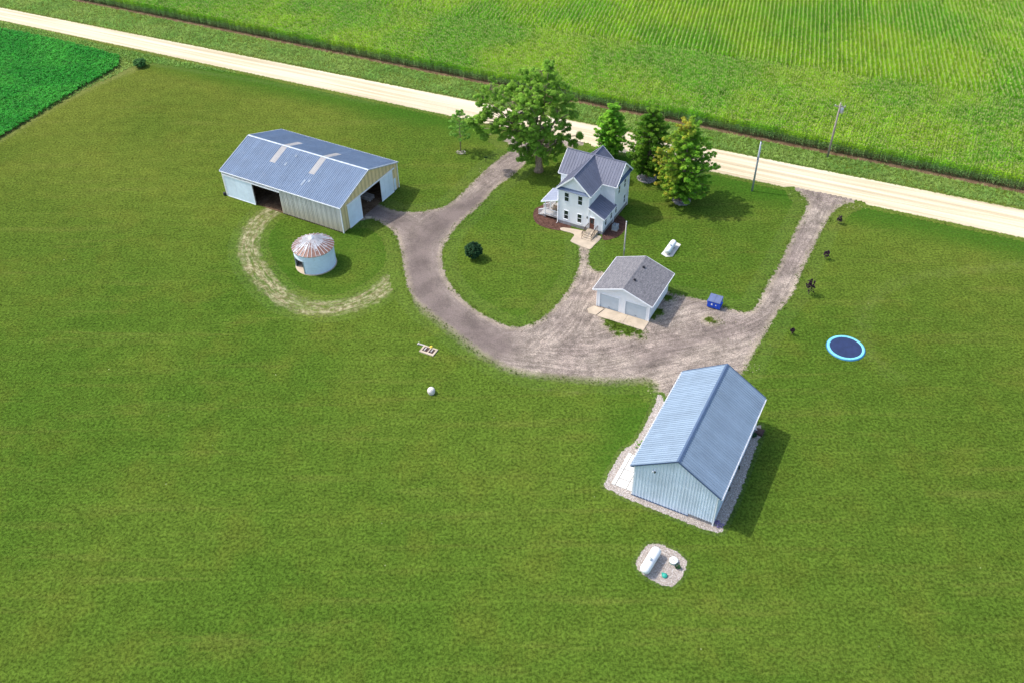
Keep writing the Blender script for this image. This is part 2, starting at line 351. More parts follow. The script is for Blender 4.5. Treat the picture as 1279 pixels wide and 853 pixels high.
# ------------------------------------------------------------------ ground sheets with signed distance to their outline
def sd_poly(P, poly):
    """signed distance, positive inside"""
    poly = np.asarray(poly, float); d = np.full(len(P), 1e9); ins = np.zeros(len(P), bool)
    for i in range(len(poly)):
        a, b = poly[i], poly[(i + 1) % len(poly)]; e = b - a; q = P - a
        t = np.clip((q @ e) / (e @ e + 1e-12), 0, 1); d = np.minimum(d, np.hypot(*(q - t[:, None] * e).T))
        c = (a[1] > P[:, 1]) != (b[1] > P[:, 1])
        if abs(b[1] - a[1]) > 1e-12: ins ^= c & (P[:, 0] < e[0] * (P[:, 1] - a[1]) / (b[1] - a[1]) + a[0])
    return np.where(ins, d, -d)
def line_coords(P, line):
    """distance, signed offset and arclength along a polyline"""
    line = np.asarray(line, float); best = np.full(len(P), 1e9); sg = np.zeros(len(P)); al = np.zeros(len(P)); L = 0
    for a, b in zip(line[:-1], line[1:]):
        e = b - a; l = np.hypot(*e); q = P - a; t = np.clip((q @ e) / (l * l), 0, 1); v = q - t[:, None] * e; d = np.hypot(*v.T)
        k = d < best; s = np.sign(e[0] * q[:, 1] - e[1] * q[:, 0]); best = np.where(k, d, best); sg = np.where(k, s * d, sg); al = np.where(k, L + t * l, al); L += l
    return best, sg, al
def smooth_line(pts, n=6):
    pts = np.asarray(pts, float); out = []; q = np.vstack([2 * pts[0] - pts[1], pts, 2 * pts[-1] - pts[-2]])
    for i in range(1, len(q) - 2):
        for t in np.arange(0, 1, 1 / n):
            out.append(.5 * (2 * q[i] + (q[i + 1] - q[i - 1]) * t + (2 * q[i - 1] - 5 * q[i] + 4 * q[i + 1] - q[i + 2]) * t * t + (3 * q[i] - q[i - 1] - 3 * q[i + 1] + q[i + 2]) * t ** 3))
    out.append(pts[-1]); return np.array(out)
def smooth_poly(pts, n=4):
    pts = np.asarray(pts, float); k = len(pts); out = []
    for i in range(k):
        a, b, c, d = pts[i - 1], pts[i], pts[(i + 1) % k], pts[(i + 2) % k]
        for t in np.arange(0, 1, 1 / n): out.append(.5 * (2 * b + (c - a) * t + (2 * a - 5 * b + 4 * c - d) * t * t + (3 * b - a - 3 * c + d) * t ** 3))
    return np.array(out)
def sheet(name, sdf, box, cell, z, margin, mat, attrs=None, kind='structure'):
    x0, y0, x1, y1 = box; xs = np.arange(x0, x1 + cell, cell); ys = np.arange(y0, y1 + cell, cell)
    X, Y = np.meshgrid(xs, ys); P = np.stack([X.ravel(), Y.ravel()], 1); S = sdf(P); nx, ny = len(xs), len(ys)
    idx = np.arange(nx * ny).reshape(ny, nx); Q = np.stack([idx[:-1, :-1], idx[:-1, 1:], idx[1:, 1:], idx[1:, :-1]], -1).reshape(-1, 4)
    Q = Q[(S[Q] > -margin).any(1)]; used = np.unique(Q); mp = np.full(nx * ny, -1); mp[used] = np.arange(len(used))
    me = bpy.data.meshes.new(name); V = np.column_stack([P[used], np.full(len(used), z)]); me.from_pydata(V.tolist(), [], mp[Q].tolist()); me.materials.append(mat)
    A = {'sd': S[used]}
    if attrs: A.update(attrs(P[used], S[used]))
    for k, v in A.items(): at = me.attributes.new(k, 'FLOAT', 'POINT'); at.data.foreach_set('value', np.asarray(v, np.float32))
    o = link(name, me)
    if kind: o['kind'] = kind
    return o
def bbox(P, m=1.5): P = np.asarray(P); return (P[:, 0].min() - m, P[:, 1].min() - m, P[:, 0].max() + m, P[:, 1].max() + m)

# building frames (origin at a base corner, x across the gable, y along the ridge)
SHED = dict(o=(11.62, 56.64), th=-.4952, w=8.27, l=14.05, e=4.73, r=2.67, oh=.35)
BARN = dict(o=(-22.99, 103.26), th=1.0581, w=13.56, l=21.21, e=4.21, r=2.27, oh=.11)
GAR = dict(o=(10.58, 86.41), th=-.5024, w=6.85, l=6.56, e=2.89, r=1.22, oh=.45)
HOU = dict(o=(6.80, 105.01), th=-.51)
def foot(b, x0, y0, x1, y1):
    c, s = math.cos(b['th']), math.sin(b['th']); return np.array([(b['o'][0] + x * c - y * s, b['o'][1] + x * s + y * c) for x, y in ((x0, y0), (x1, y0), (x1, y1), (x0, y1))])

rA, rB = np.array(G(0, 10)[:2]), np.array(G(1279, 263)[:2]); qA, qB = np.array(G(0, 25.5)[:2]), np.array(G(1279, 297.5)[:2])
road_far = [rA + (rA - rB) * .6, rB + (rB - rA) * .6]; road_near = [qA + (qA - qB) * .6, qB + (qB - qA) * .6]
ROADP = np.array([road_far[0], road_far[1], road_near[1], road_near[0]]); ROADC = np.array([(road_far[0] + road_near[0]) / 2, (road_far[1] + road_near[1]) / 2])

drive_out = G2((628, 170), (640, 184), (632, 192), (606, 213), (567, 251), (553, 259), (540, 262), (520, 265), (495, 264), (475, 256.5), (463, 252), (452, 250), (446, 274), (455, 275), (466, 274), (483, 283), (495, 295), (501, 314), (505, 338), (512.6, 367), (530, 388), (560, 411), (583, 430),
    (607, 446), (630, 459), (654, 466), (677, 469), (705, 472), (760, 476), (788, 475), (812, 476), (819, 482), (826, 493), (870, 500), (905, 490), (926, 467.6), (933.6, 456.6), (946, 431.6), (957, 416), (968, 395), (990, 367.6), (1000, 343), (1014, 314), (1026, 289), (1038, 268), (1050, 258), (1061, 252), (1052, 238), (1008, 232), (1000, 243), (1009, 255),
    (990, 295), (971, 335), (960, 354), (945, 382), (933.6, 390), (916, 387), (901, 383), (885, 376), (857, 371), (836, 366), (790, 345), (752, 340), (741, 337), (735, 328), (735.5, 313), (735, 303), (723, 300), (724, 313), (723, 334), (710, 362), (691, 385.5), (672.5, 401), (654, 408), (637, 408), (616, 399.6),
    (595, 388), (576, 372), (563, 357), (556, 343), (553, 330), (552, 315), (558, 301), (572, 281), (596, 260), (620, 234.5), (643, 217.6), (657, 204), (668, 192), (690, 183), (712, 186), (722, 182), (714, 168))
DRIVE = smooth_poly(drive_out, 3)
weeds = [(G(775, 407), 1.1), (G(788, 411), .8), (G(765, 402), .8), (G(798, 415), .5), (G(766, 410), .5), (G(784, 416), .6), (G(772, 417), .35), (G(800, 421), .3), (G(758, 406), .3), (G(886, 400), .55), (G(893, 402), .3), (G(822, 390), .7), (G(815, 396), .5), (G(759, 399), .5), (G(834, 372), .6)]
def sdf_drive(P):
    s = sd_poly(P, DRIVE)
    for c, r in weeds:
        s = np.minimum(s, np.hypot(P[:, 0] - c[0], P[:, 1] - c[1]) - r)
    return s
def sdf_drive_off_road(P): return np.where(sd_poly(P, ROADP) > .35, -9, sdf_drive(P))
CL = [smooth_line(G2((690, 175), (640, 203), (590, 243), (550, 275), (528, 300), (525, 335), (540, 370), (575, 402), (620, 433), (680, 445), (750, 448), (820, 430), (890, 415), (945, 395), (975, 355), (1000, 310), (1020, 270), (1035, 240)), 5),
      smooth_line(G2((455, 262), (490, 275), (520, 290)), 4), smooth_line(G2((729, 300), (728, 335), (715, 370), (690, 410), (650, 440)), 4)]
dark_line = smooth_line(G2((600, 250), (560, 272), (535, 292), (526, 310), (525, 340), (540, 372), (572, 402), (605, 425), (620, 432)), 4)
dark_apron = G2((455, 262), (490, 270), (525, 290)); dark_b = G2((790, 460), (830, 440), (870, 425), (900, 412)); dark_c = G2((1000, 290), (985, 330), (965, 370))
SOFT = smooth_line(G2((532, 390), (562, 413), (608, 448), (654, 468), (705, 474), (760, 477), (800, 477)), 4)
def attr_drive(P, S):
    d = [line_coords(P, c) for c in CL]; k = np.argmin(np.stack([x[0] for x in d]), 0); ar = np.arange(len(P))
    ac = np.stack([x[1] for x in d])[k, ar]; al = np.stack([x[2] for x in d])[k, ar]
    sr = sd_poly(P, ROADP); t = np.clip(1.25 - line_coords(P, dark_line)[0] / 3.6, 0, 1); t = np.maximum(t, .8 * np.clip(1.2 - line_coords(P, dark_apron)[0] / 3.4, 0, 1))
    t = np.maximum(t, .5 * np.clip(1 - line_coords(P, dark_b)[0] / 1.6, 0, 1)); t = np.maximum(t, .35 * np.clip(1 - line_coords(P, dark_c)[0] / .9, 0, 1))
    fade = np.clip((sd_poly(P, np.vstack([G2((400, 100), (690, 100), (690, 180), (620, 300), (600, 380), (650, 440), (620, 470), (400, 470))])) + 1) / 8, 0, 1)
    soft = np.clip(1.3 - line_coords(P, SOFT)[0] / 3.0, 0, 1); base = .35 * fade * (P[:, 0] < 2); return dict(soft=soft, across=ac, along=al, tone=np.clip(np.maximum(t * 1.0, base), 0, 1), sd=np.where(sr > -1.6, np.maximum(sdf_drive(P), np.where(sdf_drive(P) > -.8, sr + .5, -9)), sdf_drive(P)))

VIS = (-135, 20, 125, 225)
verge_line = smooth_line(G2((190, 80), (250, 90), (330, 103), (400, 116), (470, 130)), 4)
field_edge = G2((-40, 190), (0, 172), (60, 135), (115, 106), (150, 92), (170, 84))
wear_lines = [(verge_line, 1.0, .55), (field_edge, 2.4, .42), (smooth_line(G2((930, 470), (960, 500), (1000, 470), (1060, 520)), 4), 1.2, .0),
              (smooth_line(G2((500, 310), (512, 350), (535, 385), (580, 425), (640, 466), (720, 480)), 4), 1.8, .55), (smooth_line(G2((1070, 265), (1150, 280), (1279, 310)), 4), 1.2, .25),
              (smooth_line(G2((1279, 330), (1130, 350), (1080, 390), (1085, 440), (1120, 470)), 4), 2.0, .22)]
lush_lines = [(np.array([qA + (0, -2.2), qB + (0, -2.2)]), 4.5, 1.0), (smooth_line(G2((330, 285), (345, 325), (380, 365), (430, 372), (470, 355), (490, 330), (480, 300), (450, 285), (400, 345)), 4), 3.5, .6),
              (smooth_line(G2((560, 360), (600, 385), (645, 402), (690, 380), (715, 345)), 4), 3, .5), (G2((835, 360), (900, 375), (935, 385)), 2.5, .5), (G2((830, 490), (800, 530), (770, 580)), 4, .6), (G2((780, 480), (815, 482)), 2, .8)]
def attr_lawn(P, S):
    wr = np.zeros(len(P)); lu = np.zeros(len(P))
    for L, wdt, k in wear_lines: wr = np.maximum(wr, k * np.clip(1.3 - line_coords(P, L)[0] / wdt, 0, 1))
    for L, wdt, k in lush_lines: lu = np.maximum(lu, k * np.clip(1.2 - line_coords(P, L)[0] / wdt, 0, 1))
    return dict(wear=wr, lush=lu)
sheet('lawn', lambda P: np.ones(len(P)), VIS, 1.0, 0, 1, M['lawn'], attr_lawn)
mb = MB(); s_ = 2500; mb.add([(-s_, -s_, -.04), (s_, -s_, -.04), (s_, s_, -.04), (-s_, s_, -.04)], [(0, 1, 2, 3)]); tag(mb.build('ground', M['lawn']), kind='structure')
sheet('gravel_road', lambda P: sd_poly(P, ROADP), (-175, 60, 140, 235), .4, .004, .7, M['road'], lambda P, S: dict(zip(('across', 'along', 'sd'), (*line_coords(P, ROADC)[1:], np.where(S < .9, np.maximum(S, sdf_drive(P) * .9), S)))))
sheet('driveway', sdf_drive_off_road, bbox(DRIVE, 3), .32, .008, 1.9, M['drive'], attr_drive)
TRK = smooth_line(G2((343, 262), (328, 272), (316, 288), (310, 306), (315, 328), (330, 350), (352, 371), (385, 384), (420, 385), (452, 376), (477, 362), (492, 350), (502, 338), (508, 326)), 5)
sheet('worn_track', lambda P: 1.75 - line_coords(P, TRK)[0], bbox(TRK, 3), .3, .004, .8, M['track'], lambda P, S: dict(zip(('across', 'along'), line_coords(P, TRK)[1:])))
STONEP = smooth_poly(G2((793, 552), (783, 559), (776.6, 564), (765, 583), (755.5, 601.8), (757, 609), (785, 623), (820, 637), (852.5, 650), (889, 663.7), (899, 664), (903, 660), (923, 618), (942.6, 563), (951.5, 538), (945, 531), (925, 560), (860, 560), (826, 493), (818, 505), (806, 530)), 2)
sheet('stone_border', lambda P: sd_poly(P, STONEP), bbox(STONEP), .16, .012, .35, M['stone'])
TANKP = G2((808.5, 679.5), (820, 678), (829.6, 680.6), (848.6, 690.6), (857.5, 700), (856, 709.6), (852.8, 717.5), (847.5, 725.4), (839, 732), (826.4, 730.7), (811.6, 723), (801, 716), (792.7, 704.3), (799, 692.7))
sheet('stone_patch', lambda P: sd_poly(P, TANKP), bbox(TANKP), .12, .012, .3, M['stone'])
for nm, pp in (('mulch_bed', ((668, 262), (666, 271), (670, 279), (681, 284.8), (700, 288.5), (704, 285), (712, 288), (712, 270), (690, 250), (677, 257))), ('mulch_bed', ((752, 298), (765.5, 298.6), (776, 293), (782, 284), (781.4, 276), (774, 270), (760, 270)))):
    pp = smooth_poly(G2(*pp), 4); mb = MB(); mb.prism([(x, y, .004) for x, y in pp[::1]], (0, 0, 1), .03); o = mb.build(nm, M['mulch']); o['kind'] = 'structure'
# soil of the corn field
CE = G2((100, 0), (200, 22), (400, 66), (600, 105.5), (780, 147), (900, 175), (1040, 204), (1279, 238)); dE = (CE[-1] - CE[0]) / np.linalg.norm(CE[-1] - CE[0])
CORN_A = CE[0] - dE * 40; CORN_B = CE[-1] + dE * 30; nE = np.array([-dE[1], dE[0]]); nE = nE if nE[1] > 0 else -nE
mb = MB(); off = -1.1
c1 = [CORN_A + nE * off, CORN_B + nE * off, CORN_B + nE * 160, CORN_A + nE * 160]
mb.add([(x, y, .006) for x, y in c1], [(0, 1, 2, 3)]); tag(mb.build('field_soil', M['soil']), kind='structure')
SOYP = np.array([G(-60, 28)[:2], G(0, 37)[:2], G(60, 50)[:2], G(115, 62)[:2], G(150, 74)[:2], G(147, 86)[:2], G(100, 112)[:2], G(50, 143)[:2], G(0, 173)[:2], G(-60, 208)[:2], G(-120, 245)[:2], G(-160, 60)[:2]])
mb = MB(); mb.add([(x, y, .006) for x, y in SOYP], [tuple(range(len(SOYP)))]); tag(mb.build('field_soil', M['soil']), kind='structure')

# ------------------------------------------------------------------ scattering (stuff)
def scatter(name, P, z, rot, scl, variants, label=None, cat=None, tilt=0.0):
    me = bpy.data.meshes.new(name); V = np.column_stack([P, np.full(len(P), z)]) if P.shape[1] == 2 else P
    me.from_pydata(V.tolist(), [], [])
    for k, v in (('rotz', rot), ('scl', scl)): at = me.attributes.new(k, 'FLOAT', 'POINT'); at.data.foreach_set('value', np.asarray(v, np.float32))
    o = link(name, me); o['kind'] = 'stuff'
    tag(o, label, cat)
    t = bpy.data.node_groups.new(name + '_scatter', 'GeometryNodeTree'); t.interface.new_socket('Geometry', in_out='INPUT', socket_type='NodeSocketGeometry'); t.interface.new_socket('Geometry', in_out='OUTPUT', socket_type='NodeSocketGeometry')
    gi, go = t.nodes.new('NodeGroupInput'), t.nodes.new('NodeGroupOutput'); ip = t.nodes.new('GeometryNodeInstanceOnPoints'); jn = t.nodes.new('GeometryNodeJoinGeometry')
    for v in reversed(variants):
        oi = t.nodes.new('GeometryNodeObjectInfo'); oi.inputs['Object'].default_value = v; oi.inputs['As Instance'].default_value = True; t.links.new(oi.outputs['Geometry'], jn.inputs[0])
    t.links.new(gi.outputs[0], ip.inputs['Points']); t.links.new(jn.outputs[0], ip.inputs['Instance']); ip.inputs['Pick Instance'].default_value = True
    def na(nm): q = t.nodes.new('GeometryNodeInputNamedAttribute'); q.data_type = 'FLOAT'; q.inputs['Name'].default_value = nm; return q.outputs['Attribute']
    cx = t.nodes.new('ShaderNodeCombineXYZ'); t.links.new(na('rotz'), cx.inputs[2])
    if tilt:
        for i in (0, 1):
            rv = t.nodes.new('FunctionNodeRandomValue'); rv.data_type = 'FLOAT'; rv.inputs[2].default_value = -tilt; rv.inputs[3].default_value = tilt; rv.inputs['Seed'].default_value = i; t.links.new(rv.outputs[1], cx.inputs[i])
    t.links.new(cx.outputs[0], ip.inputs['Rotation']); t.links.new(na('scl'), ip.inputs['Scale'])
    t.links.new(ip.outputs[0], go.inputs[0]); md = o.modifiers.new('scatter', 'NODES'); md.node_group = t
    return o
def proto(mb, name, mats): return bpy.data.objects.new(name, mb.mesh(name, mats))   # never linked to the scene, only instanced

def leaf_strip(mb, base, az, length, width, up, droop, m=0, seg=3):
    p = Vector(base); d = Vector((math.cos(az), math.sin(az), 0)); sd = Vector((-d.y, d.x, 0)); ang = up; vs = []
    for i in range(seg + 1):
        t = i / seg; wd = width * (1 - t) ** .6 * (0.6 + .4 * min(1, t * 3 + .3)) if i < seg else .004
        vs += [p + sd * wd / 2, p - sd * wd / 2]; p = p + (d * math.cos(ang) + Vector((0, 0, math.sin(ang)))) * length / seg; ang -= droop / seg
    mb.add(vs, [(2 * i, 2 * i + 1, 2 * i + 3, 2 * i + 2) for i in range(seg)], m)
def corn_proto(k):
    rr = random.Random(k); mb = MB()
    for i in range(3):
        x = (i - 1) * .19 + rr.uniform(-.03, .03); y = rr.uniform(-.06, .06); h = rr.uniform(1.95, 2.3); az0 = rr.uniform(0, 6.28)
        mb.tube([(x, y, 0), (x, y, h)], [.022, .012], 3, 1, False)
        for j in range(9):
            z = .35 + (h - .45) * j / 8; az = az0 + math.pi * (j % 2) + rr.uniform(-.5, .5)
            leaf_strip(mb, (x, y, z), az, rr.uniform(.62, .88) * (1.0 if j < 7 else .8), .105, rr.uniform(.55, .95), rr.uniform(1.1, 2.0), 0 if j > 3 else 1)
        for j in range(3): mb.bar((x, y, h - .02), (x + rr.uniform(-.12, .12), y + rr.uniform(-.12, .12), h + rr.uniform(.22, .32)), .014, m=2)
    return proto(mb, 'corn_plants', [M['corn'], M['corn_low'], M['tassel']])
# headland rows run along the road, the rows behind them run away from it
HB = np.array([np.array(G(*p, 2.3)[:2]) for p in ((530, 10), (660, 31), (820, 58), (950, 77), (1057, 90), (1183, 104))])
hk = np.polyfit(HB[:, 0], HB[:, 1], 1)
def in_view(P, m=90):
    """generous footprint of the view"""
    poly = np.array([(-60, 30), (60, 30), (150, 225), (-150, 225)]); return sd_poly(P, poly) > -m * .1
pts = []; rot = []
Lc = np.linalg.norm(CORN_B - CORN_A)
for i in range(0, 60):
    for s0 in (np.arange(0, Lc, .5),):
        q = CORN_A + nE * (i * .78) + s0[:, None] * dE; q = q + RNG.normal(0, .04, q.shape); k = q[:, 1] < hk[0] * q[:, 0] + hk[1] - .2
        pts.append(q[k]); rot.append(np.full(k.sum(), math.atan2(dE[1], dE[0])))
ra = R(74.2); dr = np.array([math.cos(ra), math.sin(ra)]); nr = np.array([dr[1], -dr[0]])
for i in range(-150, 190):
    s0 = np.arange(-60, 160, .5); q = np.array([20, 165.]) + nr * (i * .80) + s0[:, None] * dr; q = q + RNG.normal(0, .035, q.shape)
    k = (q[:, 1] > hk[0] * q[:, 0] + hk[1] + .2) & (((q - CORN_A) @ nE) > 0) & (q[:, 1] < 232); pts.append(q[k]); rot.append(np.full(k.sum(), ra))
pts = np.vstack(pts); rot = np.concatenate(rot); k = in_view(pts) & (np.abs(pts[:, 0]) < 140) & (pts[:, 1] < 232); pts, rot = pts[k], rot[k]
rot = rot + np.where(RNG.random(len(rot)) < .5, math.pi, 0)
print('corn clumps', len(pts))
scatter('corn_crop', pts, .01, rot, RNG.uniform(.88, 1.1, len(pts)), [corn_proto(i) for i in range(5)])

def tuft_proto(k, nb, h, r, mat, wd=.03):
    rr = random.Random(k); mb = MB()
    for i in range(nb):
        a = rr.uniform(0, 6.28); q = rr.uniform(0, r); leaf_strip(mb, (q * math.cos(a), q * math.sin(a), 0), rr.uniform(0, 6.28), h * rr.uniform(.7, 1.3), wd, rr.uniform(.7, 1.4), rr.uniform(.4, 1.6), 0, 2)
    return proto(mb, 'grass_tuft', mat)
def fill(poly, sp, jit=.5):
    b = bbox(poly, 0); X, Y = np.meshgrid(np.arange(b[0], b[2], sp), np.arange(b[1], b[3], sp)); P = np.stack([X.ravel(), Y.ravel()], 1); P = P + RNG.uniform(-jit * sp, jit * sp, P.shape); return P[sd_poly(P, poly) > 0]
vergeN = np.array([rA + (rA - rB) * .25 + nE * .35, rB + (rB - rA) * .2 + nE * .35, CORN_B - nE * 1.2, CORN_A - nE * 1.2])
P = fill(vergeN, .34); scatter('verge_grass', P, 0, RNG.uniform(0, 6.28, len(P)), RNG.uniform(.5, 1.25, len(P)) * (1 + .35 * np.array([mnoise.noise((x * .35, y * .35, 0)) for x, y in P])), [tuft_proto(i, 16, .34, .22, M['verge'], .045) for i in range(4)])
vergeS = np.vstack([G2((-60, 14), (0, 27.5), (60, 40), (120, 55), (180, 68), (240, 80), (300, 93), (240, 86), (190, 80), (165, 84), (150, 92), (115, 108), (60, 138), (0, 173), (-30, 190), (-30, 186), (0, 168), (60, 134), (112, 104), (145, 86), (150, 74), (115, 62), (60, 50), (0, 37), (-60, 28))])
P = fill(vergeS, .34); scatter('verge_grass', P, 0, RNG.uniform(0, 6.28, len(P)), RNG.uniform(.5, 1.2, len(P)), [tuft_proto(i + 9, 15, .32, .22, M['verge'], .045) for i in range(4)])
def soy_proto(k):
    rr = random.Random(k); mb = MB()
    for i in range(34):
        a = rr.uniform(0, 6.28); q = .34 * math.sqrt(rr.random()); z = .62 - q * .5 + rr.uniform(-.2, .06); x, y = q * math.cos(a), q * math.sin(a); s = rr.uniform(.07, .11)
        t1, t2 = rr.uniform(-.5, .5), rr.uniform(-.5, .5); b = rr.uniform(0, 6.28)
        vs = [(x + s * math.cos(b + j * 1.571), y + s * math.sin(b + j * 1.571), z + s * (t1 * math.cos(b + j * 1.571) + t2 * math.sin(b + j * 1.571))) for j in range(4)]; mb.add(vs, [(0, 1, 2, 3)])
    return proto(mb, 'soybean_plant', M['soy'])
P = fill(SOYP, .42, .3); P = P[(P[:, 0] > -140) & (P[:, 1] < 225)]; print('soy', len(P)); scatter('soybean_crop', P, 0, RNG.uniform(0, 6.28, len(P)), RNG.uniform(.85, 1.15, len(P)), [soy_proto(i) for i in range(4)])
# low turf tufts over the lawn that the view takes in
M['turf'] = None
n = N('turf_blade', 1, .03); c, h = lawn_colour(n); n.color(n.mul(c, n.mr(n.rand(), 0, 1, .85, 1.35, False))); M['turf'] = n.m
tri = np.array([G(-60, 900)[:2], G(1340, 900)[:2], G(1400, 262)[:2], G(-80, -10)[:2]])
P = fill(tri, .42)
ok = (sdf_drive(P) < -.2) & (sd_poly(P, ROADP) < -.3) & (sd_poly(P, SOYP) < 0) & (sd_poly(P, STONEP) < -.1) & (sd_poly(P, TANKP) < -.1) & (1.5 - line_coords(P, TRK)[0] < 0)
below = ((P - rA) @ np.array([-(rB - rA)[1], (rB - rA)[0]])) < 0
ok &= below
for b, x0, y0, x1, y1 in ((SHED, -2.6, -.3, 8.6, 14.4), (BARN, -.2, -.2, 13.8, 21.5), (GAR, -.4, -2, 7.2, 6.8), (HOU, -4, -4, 9.5, 9)): ok &= sd_poly(P, foot(b, x0, y0, x1, y1)) < 0
for c, r in (((-25.75, 96.35), 2.7), ((39, 77.7), 2.2), (G(808, 222), 1.5), (G(850, 250), 1.7), (G(576, 190), .9), ((-9.7, 78.6), 1.2)): ok &= np.hypot(P[:, 0] - c[0], P[:, 1] - c[1]) > r
P = P[ok]; print('turf', len(P))
scatter('lawn_grass', P, -.01, RNG.uniform(0, 6.28, len(P)), RNG.uniform(.5, 1.2, len(P)), [tuft_proto(i + 30, 9, .085, .2, M['turf'], .03) for i in range(5)])
wp = np.vstack([np.array(c[:2]) + RNG.normal(0, r * .42, (int(60 * r * r) + 8, 2)) for c, r in weeds])
ep = fill(np.array([(DRIVE[:, 0].min() - 2, DRIVE[:, 1].min() - 2), (DRIVE[:, 0].max() + 2, DRIVE[:, 1].min() - 2), (DRIVE[:, 0].max() + 2, DRIVE[:, 1].max() + 2), (DRIVE[:, 0].min() - 2, DRIVE[:, 1].max() + 2)]), .22)
es = sdf_drive(ep); en = np.array([mnoise.noise((x * .45, y * .45, 5)) for x, y in ep]); ek = (es > -.5) & (es < .35 + en * .9) & (RNG.random(len(ep)) < .38) & (sd_poly(ep, ROADP) < -.4)
for b_, q_ in ((GAR, (-.8, -2, 7.2, 6.8)), (SHED, (-3, -1, 9, 15)), (HOU, (-4, -4, 9, 9)), (BARN, (0, -.3, 13.6, 21))): ek &= sd_poly(ep, foot(b_, *q_)) < 0
wp = np.vstack([wp, ep[ek]]); print('edge weeds', ek.sum())
scatter('weeds', wp, 0, RNG.uniform(0, 6.28, len(wp)), RNG.uniform(.6, 1.3, len(wp)), [tuft_proto(i + 50, 9, .14, .1, M['turf'], .035) for i in range(3)])

# ------------------------------------------------------------------ metal barn
def V3(x, y, z): return Vector((x, y, z))
b = BARN; w_, l_, e_, r_ = b['w'], b['l'], b['e'], b['r']; sl = r_ / (w_ / 2); oh = .18
barn = thing('metal_barn', 'long galvanised metal barn with blue-grey roof, tan gable end and open sliding doors', 'barn', (*b['o'], 0), b['th'])
ze = e_ - oh * sl; pr = dict(width=.92, rib=.31, rib_w=.07, rib_h=.05, t=.025)
# camera-side slope (x from -oh to w/2) and far slope, skylight strips left out of the cladding and filled in
def roof_side(side):
    X = (lambda x: x) if side < 0 else (lambda x: w_ - x)
    Z = lambda x: e_ + x * sl
    sky_y = (6.95, 7.95), (13.95, 14.95) if side < 0 else (13.55, 14.55)
    sky_y = ((6.95, 7.95), (14.0, 15.0)); xb = 3.6
    segs = []; y = -oh
    for (a, c) in sky_y: segs.append((y, a, -oh, w_ / 2)); segs.append((a, c, -oh, xb)); y = c
    segs.append((y, l_ + oh, -oh, w_ / 2))
    for (y0, y1, x0, x1) in segs:
        P4 = [V3(X(x0), y0, Z(x0)), V3(X(x1), y0, Z(x1)), V3(X(x1), y1, Z(x1)), V3(X(x0), y1, Z(x0))]
        if side > 0: P4 = P4[::-1]
        panels(barn, 'roof_panel', P4, (0, 1, 0), M['barn_roof'], jig=.006, **pr)
    for (a, c) in sky_y:
        P4 = [V3(X(xb), a, Z(xb)), V3(X(w_ / 2 - .15), a, Z(w_ / 2 - .15)), V3(X(w_ / 2 - .15), c, Z(w_ / 2 - .15)), V3(X(xb), c, Z(xb))]
        if side > 0: P4 = P4[::-1]
        panels(barn, 'skylight', P4, (0, 1, 0), M['skylight'], width=1.0, rib=.25, rib_w=.05, rib_h=.02, t=.03)
roof_side(-1); roof_side(1)
for (y, x, a_) in ((12.2, 3.9, .3), (7.6, 1.9, .55), (11.6, 5.6, .2), (6.9, 2.4, .25)):
    z = e_ + x * sl; Mx = Matrix.Translation((x, y, z + .085)) @ Matrix.Rotation(-math.atan(sl), 4, 'Y'); MB().box(-a_, a_, -.14, .14, 0, .012, M=Mx).build('patch', M['patch'], barn)
mb = MB(); zr = e_ + r_ + .035
for sgn in (-1, 1): mb.prism([V3(w_ / 2, -oh - .02, zr + .03), V3(w_ / 2 + sgn * .15, -oh - .02, zr + .03 - .15 * sl), V3(w_ / 2 + sgn * .15, l_ + oh + .02, zr + .03 - .15 * sl), V3(w_ / 2, l_ + oh + .02, zr + .03)], (0, 0, 1), .02)
mb.build('ridge_cap', M['dull_trim'], barn)
for yy in (-oh - .03, l_ + oh + .03):
    mb = MB()
    for x0, x1, z0, z1 in ((-oh, w_ / 2, ze, e_ + r_), (w_ + oh, w_ / 2, ze, e_ + r_)): mb.bar((x0, yy, z0 + .01), (x1, yy, z1 + .01), .07, .15)
    mb.build('rake_trim', M['dull_trim'], barn)
for xx in (-oh - .03, w_ + oh + .03): MB().box(xx - .03, xx + .03, -oh, l_ + oh, ze - .10, ze + .03).build('eave_trim', M['trim_white'], barn)
# walls: camera-side long wall with sliding door and opening, far wall, both gables
wpn = dict(width=.92, rib=.31, rib_w=.07, rib_h=.045, t=.025, gap=.002)
def wall(poly, along, mat, **k): panels(barn, 'wall_panel', poly, along, mat, **{**wpn, **k})
T0 = e_ - .03
wall([V3(0, 0, .12), V3(0, 0, T0), V3(0, 10.7, T0), V3(0, 10.7, .12)], (0, 1, 0), M['barn_wall'])
wall([V3(0, 10.7, 3.55), V3(0, 10.7, T0), V3(0, 15.7, T0), V3(0, 15.7, 3.55)], (0, 1, 0), M['barn_wall'])
wall([V3(0, 15.7, .1), V3(0, 15.7, T0), V3(0, l_, T0), V3(0, l_, .1)], (0, 1, 0), M['barn_wall'])
wall([V3(w_, l_, .1), V3(w_, l_, T0), V3(w_, 0, T0), V3(w_, 0, .1)], (0, 1, 0), M['barn_wall'])
wall([V3(w_, l_, .1), V3(0, l_, .1), V3(0, l_, e_ - .05), V3(w_ / 2, l_, e_ + r_ - .05), V3(w_, l_, e_ - .05)], (1, 0, 0), M['barn_wall'])
def gz(x): return e_ - .05 + sl * (x if x < w_ / 2 else w_ - x)
wall([V3(0, 0, .1), V3(1.45, 0, .1), V3(1.45, 0, gz(1.45)), V3(0, 0, gz(0))], (1, 0, 0), M['tan'])
wall([V3(12.2, 0, .1), V3(w_, 0, .1), V3(w_, 0, gz(w_)), V3(12.2, 0, gz(12.2))], (1, 0, 0), M['tan'])
